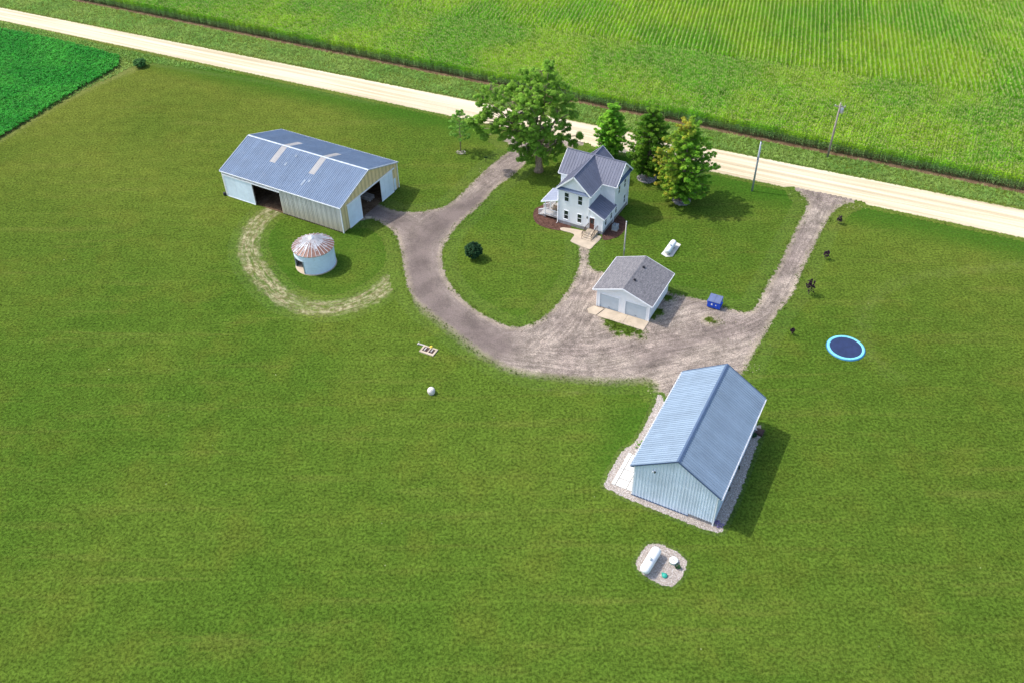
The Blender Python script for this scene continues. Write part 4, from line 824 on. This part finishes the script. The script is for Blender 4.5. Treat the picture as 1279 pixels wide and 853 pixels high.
# ------------------------------------------------------------------ grain bin
BC = (-25.75, 96.35); RB = 2.6; HB_ = 2.95
gb = thing('grain_bin', 'round metal grain bin with a rusty conical roof and dark doorway', 'grain bin', (*BC, 0))
aA, aB = R(-167), R(-115)      # doorway
def ring(z0, z1, a0, a1, r):
    nz = 16; prof = [(r + .018 * math.sin(k * 2 * math.pi / 4), z0 + (z1 - z0) * k / nz) for k in range(nz + 1)]; q = MB(); q.lathe(prof, max(3, int((a1 - a0) / R(6))), 0, (0, 0, 0), a0, a1); q.build('wall_sheet', M['bin_wall'], gb)
for k in range(3):
    z0, z1 = .05 + k * .97, .05 + (k + 1) * .97 - .01
    if k < 2: lo, hi = aB, aA + 2 * math.pi
    else: lo, hi = aA, aA + 2 * math.pi
    nn = 7
    for i in range(nn): ring(z0, z1, lo + (hi - lo) * i / nn, lo + (hi - lo) * (i + 1) / nn, RB + .012 * (i % 2))
mb = MB(); mb.lathe([(RB - .05, 0), (RB - .05, HB_)], 60, 0, (0, 0, 0), aB, aA + 2 * math.pi); mb.lathe([(RB - .05, 1.98), (RB - .05, HB_)], 12, 0, (0, 0, 0), aA, aB); mb.build('inner_skin', M['bin_wall'], gb)
mb = MB()
for a in (aA, aB): c_, s_2 = math.cos(a), math.sin(a); mb.bar((RB * c_, RB * s_2, 0), (RB * c_, RB * s_2, 1.98), .12, .12)
for i in range(6): a, c2 = aA + (aB - aA) * i / 6, aA + (aB - aA) * (i + 1) / 6; mb.bar((RB * math.cos(a), RB * math.sin(a), 1.96), (RB * math.cos(c2), RB * math.sin(c2), 1.96), .1, .1)
mb.build('door_frame', M['galv'], gb)
NP = 30; zt_ = HB_ - .06; zp = 4.05
for k in range(NP):
    a0, a1 = k * 2 * math.pi / NP, (k + 1) * 2 * math.pi / NP; ro_, ri = RB + .16, .32; zi = zp
    P_ = lambda r, a, z: (r * math.cos(a), r * math.sin(a), z); g_ = .006; jz = random.uniform(0, .012)
    mb = MB(); mb.add([P_(ri, a0 + g_, zi + jz), P_(ri, a1 - g_, zi + jz), P_(ro_, a1 - g_ * .3, zt_ + jz), P_(ro_, a0 + g_ * .3, zt_ + jz), P_(ri, a0 + g_, zi - .03), P_(ri, a1 - g_, zi - .03), P_(ro_, a1 - g_ * .3, zt_ - .03), P_(ro_, a0 + g_ * .3, zt_ - .03)], [(0, 3, 2, 1), (3, 7, 6, 2), (0, 4, 7, 3), (1, 2, 6, 5), (4, 5, 6, 7)])
    mb.bar(P_(ri, a0, zi + .03), P_(ro_ + .02, a0, zt_ + .03), .06, .06, m=1)
    mb.build('roof_panel', [M['bin_roof'], M['bin_rib']], gb)
MB().lathe([(.36, zp - .02), (.36, zp + .08), (.28, zp + .12), (.0, zp + .22)], 18, smooth=False).build('roof_cap', M['galv'], gb)
MB().lathe([(0, .02), (RB + .1, .02), (RB + .13, 0)], 40).build('floor', M['concrete'], gb)
ld = thing('steel_drum', 'steel drum standing just inside the open grain bin doorway', 'drum', (BC[0] - 1.55, BC[1] - .6, .03)); MB().lathe([(0, 0), (.22, 0), (.22, .25), (.235, .27), (.22, .29), (.22, .55), (0, .55)], 16).build('body', M['black'], ld)

# ------------------------------------------------------------------ propane tanks
def propane(name, label, cx, cy, ang, L, r, zc, grp):
    t = thing(name, label, 'propane tank', (cx, cy, 0), ang, grp)
    prof = [(0.0, -L / 2)] + [(r * math.sin(q), -L / 2 + r * .75 * (1 - math.cos(q))) for q in np.linspace(.2, math.pi / 2, 6)] + [(r, L / 2 - r * .75)] + [(r * math.sin(q), L / 2 - r * .75 * (1 - math.cos(q))) for q in np.linspace(math.pi / 2, .2, 6)][1:] + [(0.0, L / 2)]
    mb = MB(); mb.lathe(prof, 28); mb.v = [(z, x, y + zc) for x, y, z in mb.v]; mb.build('tank_body', M['tank'], t)
    mb = MB(); mb.tube([(-.25, 0, zc + r - .03), (-.25, 0, zc + r + .12)], .17, 16); mb.build('valve_dome', plain('dome_grey', (.5, .52, .48), .5), t)
    for x in (-L * .28, L * .28):
        mb = MB(); mb.prism([V3(x - .05, -r * .7, .06), V3(x - .05, r * .7, .06), V3(x - .05, r * .5, zc - r * .72), V3(x - .05, -r * .5, zc - r * .72)], (1, 0, 0), .1); mb.build('leg', M['galv'], t)
        MB().box(x - .16, x + .16, -r * .8, r * .8, .0, .06).build('foot_block', M['foundation'], t)
    mb = MB(); mb.tube([(L * .12, 0, zc + r - .01), (L * .12, 0, zc + r + .07), (L * .16, 0, zc + r + .07), (L * .16, 0, zc + r - .02)], .02, 6); mb.tube([(-L * .4, 0, zc + r * .93), (-L * .4, 0, zc + r + .05), (-L * .36, 0, zc + r + .05), (-L * .36, 0, zc + r * .95)], .02, 6); mb.build('lifting_lug', M['tank'], t)
    return t
propane('propane_tank', 'white propane tank on the stone patch in front of the blue-roofed shed', 12.35, 48.35, R(57), 3.05, .48, .78, None)
propane('propane_tank', 'white propane tank on a concrete pad in the lawn behind the garage', 21.35, 97.75, R(60.5), 2.75, .42, .66, None)
mb = MB(); mb.prism([V3(x, y, 0) for x, y in ((20.05, 97.05), (20.62, 96.33), (21.5, 96.4), (23.0, 99.1), (22.4, 99.7), (21.8, 99.6))], (0, 0, 1), .05); tag(mb.build('tank_pad', M['concrete_white']), 'pale concrete pad under the propane tank behind the garage', 'slab')
T = lambda x, y: G(780 + x / 9.48, 660 + y / 9.48)
l_ = thing('septic_lid', 'round white riser lid on the stone patch beside the propane tank', 'lid', T(580, 392)); MB().lathe([(0, .3), (.4, .3), (.42, .26), (.38, .24), (.36, 0)], 24).build('lid', M['tank'], l_); MB().lathe([(.365, .0), (.37, .2)], 24).build('riser', M['teal'], l_)
MB().box(-.03, .03, -.1, .1, .3, .34).build('handle', M['black'], l_)
l_ = thing('riser_cap', 'small teal green plastic cap on the stone patch', 'cap', T(475, 560)); MB().lathe([(0, .26), (.12, .26), (.17, .2), (.24, .17), (.26, .1), (.24, 0)], 20).build('cap', M['teal'], l_); MB().box(-.25, -.05, .1, .32, 0, .12).build('outlet_box', M['teal'], l_)

# ------------------------------------------------------------------ dumpster
dm = thing('dumpster', 'blue metal dumpster with white decals at the edge of the gravel yard', 'dumpster', (25.1, 85.82, .01), R(-28))
mb = MB(); w2, dd2 = .80, .52
mb.add([(-w2, -dd2, .1), (w2, -dd2, .1), (w2, dd2, .1), (-w2, dd2, .1), (-w2, -dd2 - .08, 1.05), (w2, -dd2 - .08, 1.05), (w2, dd2, 1.35), (-w2, dd2, 1.35)], [(0, 3, 2, 1), (0, 1, 5, 4), (1, 2, 6, 5), (2, 3, 7, 6), (3, 0, 4, 7), (4, 5, 6, 7)]); mb.build('body', M['blue'], dm)
for x in (-.8, .0): MB().prism([V3(x + .01, -dd2 - .14, 1.07), V3(x + .79, -dd2 - .14, 1.07), V3(x + .79, dd2 + .03, 1.39), V3(x + .01, dd2 + .03, 1.39)], (0, 0, 1), .04).build('lid', M['blue_lid'], dm)
for x in (-w2 - .06, w2 + .06): MB().box(x - .06, x + .06, -.3, .3, .62, .78).build('fork_pocket', M['blue'], dm)
for x in (-.5, .0, .5): MB().box(x - .03, x + .03, -dd2 - .1, -dd2 - .03, .12, .98).build('rib', M['blue'], dm)
for x in (-w2 + .1, w2 - .1):
    for y in (-.4, .4): MB().tube([(x - .03, y, .06), (x + .03, y, .06)], .055, 10).build('caster', M['black'], dm)
mb = MB()
for cx_, s0 in ((-.22, .15), (.3, .10)):
    mb.prism([V3(cx_ + s0 * math.cos(t) * (1 if i % 2 else .45), -dd2 - .112, .68 + s0 * 1.4 * math.sin(t) * (1 if i % 2 else .45)) for i, t in enumerate(np.linspace(0, 2 * math.pi, 11)[:-1])], (0, -1, 0), .008)
mb.build('decal', M['white_mark'], dm)

# ------------------------------------------------------------------ poles
def pole(name, label, cat, p, h, r0, r1, mat, grp=None):
    t = thing(name, label, cat, p, 0, grp); MB().tube([(0, 0, 0), (0, 0, h * .5), (0, 0, h)], [r0, (r0 + r1) / 2, r1], 12).build('pole', mat, t); return t
t = pole('utility_pole', 'wooden utility pole with transformer in the verge beside the corn', 'utility pole', G(1033.5, 197), 8.9, .17, .12, M['polewood'])
MB().lathe([(0, 0), (.24, 0), (.26, .05), (.26, .68), (.22, .76), (0, .78)], 16, 0, (.42, 0, 7.4)).build('transformer', M['galv'], t); mb = MB(); mb.bar((.12, 0, 7.6), (.3, 0, 7.6), .08); mb.bar((.12, 0, 8.0), (.3, 0, 8.0), .08); mb.build('bracket', M['galv'], t)
MB().bar((-.75, .25, 8.45), (.75, -.25, 8.45), .1, .12).build('crossarm', M['polewood'], t)
for k in (-.65, .0, .65): MB().lathe([(0, 0), (.035, 0), (.06, .05), (.03, .09), (.06, .13), (.02, .18), (0, .18)], 10, 0, (k, -k / 3, 8.51 if k else 8.9)).build('insulator', M['tank'], t)
MB().tube([(.42, .1, 8.15), (.42, .1, 8.35), (.25, .1, 8.6)], .03, 6).build('bushing', M['tank'], t)
t = pole('utility_pole', 'slim grey service pole standing in the lawn near the gravel road', 'utility pole', G(939, 239), 8.0, .13, .10, M['galv'])
MB().box(-.16, -.03, -.22, -.12, 5.2, 5.65).build('meter_box', M['blue_lid'], t); MB().tube([(.12, -.05, .1), (.12, -.05, 7.2)], .035, 6).build('conduit', M['galv'], t); MB().bar((-.05, .0, 7.55), (.42, 0, 7.7), .06).build('bracket', M['polewood'], t)
MB().lathe([(0, 0), (.06, 0), (.07, .12), (0, .16)], 8, 0, (0, 0, 8.0)).build('pole_cap', M['black'], t)
t = pole('meter_pole', 'pale slender pole rising behind the garage on the house lawn', 'pole', G(778.8, 322), 5.6, .10, .08, M['lumber']); MB().box(-.1, .1, -.16, -.07, 1.2, 1.6).build('meter_box', M['galv'], t); MB().lathe([(0, 0), (.09, 0), (.1, .1), (0, .14)], 8, 0, (0, 0, 5.6)).build('pole_cap', M['galv'], t)  # pole that carries the electric meter, no lamp on it
mk = thing('marker_post', 'short dark marker post in the grass beside the driveway near the sapling', 'post', G(607, 203)); MB().tube([(0, 0, 0), (0, 0, .8)], .05, 8).build('post', M['brown'], mk); MB().box(-.28, .28, -.03, .03, .7, .95).build('sign_plate', M['shrubgreen'], mk)

# ------------------------------------------------------------------ trampoline, well cover, dome
tr = thing('trampoline', 'round sunken trampoline with navy mat and light blue rim in the lawn', 'trampoline', (39.0, 77.72, 0))
MB().lathe([(0, .10), (1.0, .092), (1.86, .115)], 48).build('mat', M['navy'], tr)
NPD = 8
for k in range(NPD):
    a0, a1 = k * 2 * math.pi / NPD, (k + 1) * 2 * math.pi / NPD - .008; MB().lathe([(1.82, .125), (1.85, .16), (2.08, .16), (2.13, .12), (2.13, .0)], 6, 0, (0, 0, 0), a0, a1).build('rim_pad', M['cyan'], tr)
MB().lathe([(2.13, .06), (2.22, .05), (2.24, 0)], 48).build('frame', plain('deep_blue_frame', (.02, .14, .26), .5), tr)
wl_ = thing('well_cover', 'tan framed well cover with dark hatches lying in the open grass', 'well cover', (-9.82, 78.52, 0), R(-27))
for q in ((-.95, .95, -.62, -.34), (-.95, .95, .42, .62), (-.95, -.72, -.34, .42), (.72, .95, -.34, .42), (-.02, .12, -.34, .42)): MB().box(q[0] + .004, q[1] - .004, q[2] + .004, q[3] - .004, 0, .13).build('frame_board', M['concrete'], wl_)
for q in ((-.72, -.02), (.12, .72)): MB().box(q[0] + .01, q[1] - .01, -.33, .41, 0, .05).build('hatch', M['brown'], wl_)
MB().box(-.55, -.4, -.2, .3, .05, .15).build('hatch_bar', M['lumber'], wl_); MB().box(.3, .42, -.1, .35, .05, .13).build('hatch_bar', M['lumber'], wl_)
o = MB().lathe([(0, .2), (.1, .18), (.17, .1), (.18, 0)], 12); o.box(-.25, .0, -.07, .07, 0, .08); tag(o.build('yellow_float', M['yellow'], None, (-9.5, 79.05, .13)), 'small yellow plastic piece lying on the well cover', 'float')
o = MB().box(-.5, .4, -.09, .09, 0, .08); o.box(-.45, -.3, -.2, .2, .08, .12); q = tag(o.build('loose_board', M['lumber'], None, (-10.75, 79.62, .02)), 'loose pale board in the grass at the corner of the well cover', 'board'); q.rotation_euler.z = R(-22)
mb = MB(); mb.lathe([(0, .8), (.16, .78), (.3, .69), (.4, .55), (.44, .38), (.42, .2), (.36, .0)], 24); q = tag(mb.build('concrete_dome', plain('pale_concrete', (.66, .60, .55), .8, var=.2, scale=3), None, (-9.1, 71.5, 0)), 'pale round concrete dome standing alone in the open lawn', 'dome')

# ------------------------------------------------------------------ trees and shrubs
def leaf_mesh(centres, nrm_out, n_leaf, size, mat, rr, tint_f=None, name='crown', parent=None, spread=1.0, shade=None):
    """many small leaf quads gathered round the given (centre, radius) clumps"""
    V = []; F = []; tint = []; sh = []
    tot = sum(r ** 2 for _, r in centres)
    for c, r in centres:
        k = max(6, int(n_leaf * r * r / tot)); cs = rr.uniform(.82, 1.15)
        d = RNG.normal(size=(k, 3)); d /= np.linalg.norm(d, axis=1)[:, None]; q = np.array(c) + d * (r * RNG.random((k, 1)) ** .42) * np.array([1, 1, .72])
        for p, dd in zip(q, d):
            s = size * rr.uniform(.65, 1.35); nv = Vector(dd) + Vector((rr.uniform(-.7, .7), rr.uniform(-.7, .7), rr.uniform(.5, 1.6))); nv.normalize()
            x = nv.orthogonal().normalized(); x.rotate(Matrix.Rotation(rr.uniform(0, 6.28), 3, nv)); y = nv.cross(x); p = Vector(p); i = len(V)
            V += [p - x * s * .5, p - y * s * .34 + x * s * .05, p + x * s * .62 + nv * (-s * .12), p + y * s * .34 + x * s * .05]; F.append((i, i + 1, i + 2, i + 3))
            t = tint_f(p) if tint_f else 0; tint += [t] * 4; sh += [cs] * 4
    me = bpy.data.meshes.new(name); me.from_pydata(V, [], F); me.materials.append(mat)
    for k, v in (('tint', tint), ('shade', sh)): at = me.attributes.new(k, 'FLOAT', 'POINT'); at.data.foreach_set('value', np.asarray(v, np.float32))
    return link(name, me, parent)
def foliage_t(name, c1, c2, tint, trans=.3):
    return foliage(name, c1, c2, .6, trans, tint)
M['maple'] = foliage_t('maple_leaf', (.14, .35, .03), (.26, .48, .045), (.62, .40, .06), .4)
M['oak'] = foliage_t('old_tree_leaf', (.21, .42, .05), (.36, .60, .08), (.12, .18, .07), .4)
M['sap'] = foliage_t('sapling_leaf', (.16, .34, .05), (.25, .45, .08), (.12, .18, .07), .4)

def maple(name, label, px, h, rad, zb, n_leaf, seed, tint_f=None, narrow=1.0, lean=(0, 0)):
    rr = random.Random(seed); t = thing(name, label, 'tree', G(*px)); cl = []; br = MB(); th = h * .93
    trunk = [(0, 0, -.05), (.03, 0, h * .3), (lean[0] * .5, lean[1] * .5, h * .6), (lean[0], lean[1], th)]; MB().tube(trunk, [h * .022, h * .016, h * .010, .03], 8).build('trunk', M['bark'], t)
    nl = 9 + int(h * .9)
    for i in range(nl):
        f = i / (nl - 1); z0 = zb + (h - zb) * f * .93; env = rad * narrow * (math.sin(math.pi * min(1, (f * .80 + .20))) ** .75 if f < .9 else .42) * (1 - .15 * f)
        k = max(4, int(11 * (1 - f) + 4)); a0 = rr.uniform(0, 6.28)
        for j in range(k):
            a = a0 + j * 2 * math.pi / k + rr.uniform(-.3, .3); L = env * rr.uniform(.72, 1.08); rise = L * rr.uniform(.35, .7)
            x0, y0 = lean[0] * f, lean[1] * f
            tip = (x0 + L * math.cos(a), y0 + L * math.sin(a), min(h * .98, z0 + rise * .6)); br.tube([(x0, y0, z0 - L * .25), ((x0 + tip[0]) / 2, (y0 + tip[1]) / 2, z0), tip], [.05, .03, .01], 4)
            for s in (.3, .45, .6, .75, .9, 1.03):
                cl.append(((x0 + (tip[0] - x0) * s + rr.gauss(0, .12), y0 + (tip[1] - y0) * s + rr.gauss(0, .12), z0 + (tip[2] - z0) * s), (.21 + .07 * rad * .45) * rr.uniform(.6, 1.3) * (1.1 - .25 * s)))
    cl.append(((lean[0], lean[1], h - .5), .45)); br.build('branch', M['bark'], t)
    leaf_mesh(cl, None, int(n_leaf * 2.8), .19, M['maple'], rr, tint_f, 'crown', t)
    return t
maple('maple_tree', 'small bright green maple behind the farmhouse roof, nearest the old tree', (762, 196), 8.9, 2.7, .8, 15000, 11, narrow=.95)
maple('maple_tree', 'middle dark green maple with grey stone ring behind the farmhouse', (808, 222), 11.6, 3.4, 1.0, 21000, 12)
def tintC(p):
    m = mnoise.noise((p.x * .55, p.y * .55, p.z * .45 + 3)); k = max(0, min(1, (-p.x - .6) * .35)) * .9 + max(0, min(1, (p.z - 10.2) * .6)) * max(0, 1 - abs(p.x + 1) / 2.2)
    return max(0, min(.95, k * (m + .55) * 1.4)) * random.choice((.2, .8, .5))
maple('maple_tree', 'largest maple with orange-tinged leaves on its left side, right of the farmhouse', (850, 251), 12.7, 4.5, .9, 32000, 13, tintC, narrow=1.0)
def ringbed(name, label, px, r, mat, n_=26):
    rr = random.Random(int(px[0])); g = G(*px); t = MB(); pts = [V3((r + rr.uniform(-.12, .12)) * math.cos(a), (r + rr.uniform(-.12, .12)) * math.sin(a), .0) for a in np.linspace(0, 2 * math.pi, n_ + 1)[:-1]]
    t.prism(pts, (0, 0, 1), .05)
    for i in range(90):
        a = rr.uniform(0, 6.28); q = r * math.sqrt(rr.random()) * .97; s = rr.uniform(.05, .11); x, y = q * math.cos(a), q * math.sin(a)
        t.add([(x - s, y, .04), (x, y - s * .8, .04), (x + s, y, .04), (x, y + s * .9, .04), (x, y, .04 + s)], [(0, 1, 4), (1, 2, 4), (2, 3, 4), (3, 0, 4)])
    return tag(t.build(name, mat, None, g), label, 'stone bed')
ringbed('stone_ring', 'grey stone ring round the trunk of the middle maple', (808, 223), 1.45, M['greystone']); ringbed('stone_ring', 'grey stone ring under the largest orange-tinged maple', (851, 251), 1.35, M['greystone'])
ringbed('stone_ring', 'small pale stone ring at the foot of the thin sapling left of the driveway', (575.5, 191), .75, M['stone'])

# the big old tree: limbs reach into lobes of foliage
base = Vector(G(673, 214)); rr = random.Random(5)
old = thing('old_tree', 'big spreading old tree with thick trunk beside the driveway entrance', 'tree', base)
fwd = Vector((base.x, base.y, 0)).normalized()
def on_plane(px, py, depth=0.0):
    """point seen at a pixel on the upright plane through the tree base, moved back by depth"""
    d = Vector(G(px, py, 0)) - Vector((0, 0, H_CAM)); t = (base.dot(fwd) + depth) / d.dot(fwd); p = Vector((0, 0, H_CAM)) + d * t; return p - base
lobes = [(612, 112, 1.5, -1), (602, 124, 1.1, 0), (626, 118, 1.7, 1), (600, 148, .8, -.5), (614, 138, 1.4, 1), (640, 108, 1.2, 3), (640, 126, 1.8, -2), (655, 116, 1.6, 1), (664, 100, 1.2, 2), (676, 90, 1.3, 0), (686, 84, .8, -.5), (690, 97, 1.3, 1), (700, 112, 1.5, 0), (709, 128, 1.4, 1), (716, 143, .8, 0),
    (676, 112, 1.7, -2), (660, 132, 1.9, -3), (682, 128, 1.9, 1), (697, 140, 1.5, -1), (662, 158, 1.3, -3.5), (678, 160, 1.2, -3), (650, 142, 1.4, -3), (668, 178, .8, -2.5), (684, 170, .9, -2.5), (670, 183, .9, -2.8), (662, 174, 1.0, -3), (678, 190, .7, -2), (666, 120, 1.4, -3), (692, 118, 1.2, -2), (640, 145, 1.5, 2), (628, 152, 1.2, -1.5), (615, 158, .8, 0), (650, 152, 1.6, -2.5), (672, 148, 1.8, -1), (706, 157, .9, 1), (690, 160, 1.3, -2), (640, 165, 1.1, -1), (652, 172, .9, -2.5), (630, 172, .7, 0), (668, 168, 1.1, -3), (704, 172, .9, -1), (716, 178, .6, 0), (694, 178, 1.0, 0), (682, 186, .9, 1), (660, 196, .8, -1), (692, 192, .9, 2), (650, 200, .5, -1), (606, 170, .5, 0), (588, 150, .6, 0), (642, 184, .7, -1), (655, 92, .8, 3), (662, 186, .9, 0), (678, 172, 1.2, 1.5), (652, 188, .6, 1), (700, 186, .7, 1), (724, 170, .5, 0), (592, 156, .5, 0), (598, 162, .6, 1), (646, 176, .9, 1), (620, 165, .7, -1), (608, 140, .9, -1), (664, 205, .6, .5), (683, 200, .6, 0)]
cl = []; br = MB(); fork = V3(.25, 0, 4.6); tp = [V3(0, 0, -.1), V3(.05, 0, .8), V3(-.1, 0, 2.6), V3(-.15, .1, 4.3)]
tk = MB(); tk.tube(tp, [.80, .55, .46, .42], 12); tk.build('trunk', M['bark'], old)
mains = [(V3(-3.2, .4, 7.2), (-.15, .1, 4.2)), (V3(-.4, -.9, 8.2), (-.15, .1, 4.2)), (V3(2.4, .6, 8.0), (-.1, .1, 4.0)), (V3(.8, 1.4, 9.6), (-.15, .1, 4.2)), (V3(3.2, .2, 5.2), (0, 0, 3.4))]
for e, s in mains: mid = (Vector(s) + e) / 2 + V3(rr.uniform(-.3, .3), 0, rr.uniform(.1, .5)); br.tube([Vector(s), mid, e], [.34, .24, .15], 7)
for px, py, r, dp in lobes:
    c = on_plane(px, py, dp); c.z = max(c.z, 1.3); m_ = min(mains, key=lambda q: (q[0] - c).length)[0]
    mid = (m_ + c) / 2 + V3(rr.uniform(-.4, .4), rr.uniform(-.4, .4), rr.uniform(-.1, .5)); br.tube([m_ - V3(0, 0, .1), mid, c], [.12, .07, .03], 5)
    for i in range(int(15 * r + 5)):
        d = Vector((rr.gauss(0, 1), rr.gauss(0, 1), rr.gauss(0, .75))).normalized() * r * rr.uniform(.35, 1.12); q = c + d
        if q.z < 1.0: continue
        cl.append((tuple(q), rr.uniform(.20, .50))); 
        if i % 2 == 0: br.tube([c, (c + q) / 2 + V3(0, 0, .12), q], [.04, .025, .01], 3)
br.build('branch', M['bark'], old)
leaf_mesh(cl, None, 150000, .18, M['oak'], rr, None, 'crown', old)
# thin sapling
rr = random.Random(21); t = thing('sapling_tree', 'thin young tree with sparse leaves in the lawn left of the driveway', 'tree', G(575.5, 190)); MB().tube([(0, 0, 0), (.05, 0, 3), (.0, 0, 7.0)], [.09, .06, .02], 6).build('trunk', M['bark'], t); cl = []; br = MB()
for i in range(30):
    z = 1.9 + i * .165; a = i * 2.4; L = rr.uniform(.7, 1.0) * (1.9 if z < 5 else 1.9 * (7.4 - z) / 2.4); tip = V3(L * math.cos(a), L * math.sin(a), z + L * .45); br.tube([(0, 0, z), tip], [.025, .008], 4)
    for s in (.5, .8, 1): cl.append((tuple(V3(0, 0, z) + (tip - V3(0, 0, z)) * s), .28))
cl.append(((0, 0, 6.9), .3)); br.build('branch', M['bark'], t); leaf_mesh(cl, None, 4200, .17, M['sap'], rr, None, 'crown', t)
# round shrub
rr = random.Random(3)
def ball_shrub(name, label, p, r, h, mat, n_l, size, parts=True):
    t = thing(name, label, 'shrub', p); cl = []
    for i in range(260):
        d = Vector((rr.gauss(0, 1), rr.gauss(0, 1), rr.gauss(0, 1))).normalized() * rr.uniform(.55, .9); cl.append(((d.x * r, d.y * r, h * .52 + d.z * h * .46), r * .15))
    leaf_mesh(cl, None, n_l, size, mat, rr, None, 'crown', t); MB().tube([(0, 0, 0), (0, 0, h * .5)], [.07, .04], 6).build('stem', M['bark'], t); return t
M['shrubT'] = foliage_t('dense_shrub_leaf', (.016, .055, .022), (.030, .085, .030), (.1, .1, .05), .15)
M['sap2'] = foliage_t('bush_leaf', (.04, .12, .03), (.07, .17, .045), (.1, .1, .05), .25)
M['purpleT'] = foliage_t('purple_shrub_leaf', (.030, .016, .028), (.055, .028, .045), (.1, .1, .05), .15)
ball_shrub('round_shrub', 'dense round dark green shrub alone in the lawn inside the driveway loop', G(592, 323), 1.32, 2.5, M['shrubT'], 16000, .12)
ball_shrub('roadside_bush', 'low dark bush at the field corner near the gravel road', G(176, 84), 1.25, 1.6, M['sap2'], 4000, .24); 
def purple(px, h, r, label, sd):
    rr = random.Random(sd); t = thing('purple_sapling', label, 'sapling', G(*px), 0, 'purple-leaved saplings along the right drive'); MB().tube([(0, 0, 0), (0, 0, h * .85)], [.04, .015], 6).build('trunk', M['bark'], t); cl = []
    for i in range(int(26 * h)): a = rr.uniform(0, 6.28); q = r * math.sqrt(rr.random()); z = rr.uniform(.28, .95) * h; cl.append(((q * math.cos(a) * (1.15 - z / h * .6), q * math.sin(a) * (1.15 - z / h * .6), z), rr.uniform(.06, .15)))
    leaf_mesh(cl, None, int(620 * h), .12, M['purpleT'], rr, None, 'crown', t)
purple((1047, 280), 1.3, .42, 'small purple-leaved sapling nearest the gravel road', 1); purple((1031, 324), 1.5, .42, 'purple-leaved sapling second from the gravel road', 2)
purple((1009.5, 368), 2.3, .68, 'tallest purple-leaved sapling by the right drive, with the bushiest crown', 3); purple((988.5, 418), 1.0, .26, 'smallest thin purple sapling nearest the trampoline', 4)
def flower(px, label, mat, sd, nm='garden_plant', r=.25):
    rr = random.Random(sd); t = thing(nm, label, 'plant', G(*px)); cl = [((rr.uniform(-r, r), rr.uniform(-r, r), rr.uniform(.12, .4)), .12) for _ in range(12)]; leaf_mesh(cl, None, 220, .11, mat, rr, None, 'foliage', t); MB().tube([(0, 0, 0), (0, 0, .3)], .015, 5).build('stem', M['bark'], t)
M['lilac'] = foliage_t('lilac_flower', (.20, .16, .36), (.30, .24, .46), (.2, .2, .3), .2)
flower((897.5, 655), 'lilac flowering plant at the front right corner of the blue-roofed shed', M['lilac'], 8, r=.35); flower((846, 708), 'small green plant among the stones near the white lid', M['shrubT'], 9)
flower((798, 556), 'leafy green plant at the upper end of the white patio', M['sap'], 10, r=.35); 
for i, (px, lb) in enumerate((((909, 612), 'dark weed tuft halfway along the stone strip right of the shed'), ((921, 584), 'dark weed tuft near the upper end of the stone strip right of the shed'), ((942, 545), 'dark weed tuft at the far tip of the stone strip'))): flower(px, lb, M['shrubT'], 30 + i, 'weed_plant', .15)

# the photograph's drive has a few loose stones and a scatter of pale rock at the road mouth
rr = random.Random(77); mb = MB()
for (px, py, n_, sp) in ((1004, 244, 55, 1.4), (1054, 254, 60, 1.6), (1062, 257, 25, 1.0), (930, 462, 30, 1.2), (948, 430, 25, .8), (835, 372, 12, .8), (606, 214, 25, .8), (634, 196, 25, .8), (820, 484, 25, 1.0), (860, 400, 12, 2.5), (905, 410, 12, 2)):
    g = G(px, py)
    for i in range(n_):
        x, y, s = g[0] + rr.gauss(0, sp), g[1] + rr.gauss(0, sp * .6), rr.uniform(.03, .10); a = rr.uniform(0, 6.28)
        q = [(x + s * math.cos(a + k * 1.57) * rr.uniform(.7, 1.1), y + s * math.sin(a + k * 1.57) * rr.uniform(.7, 1.1), .01) for k in range(4)] + [(x, y, .01 + s * .5)]; mb.add(q, [(0, 1, 4), (1, 2, 4), (2, 3, 4), (3, 0, 4)])
tag(mb.build('loose_stones', M['road']), kind='stuff')
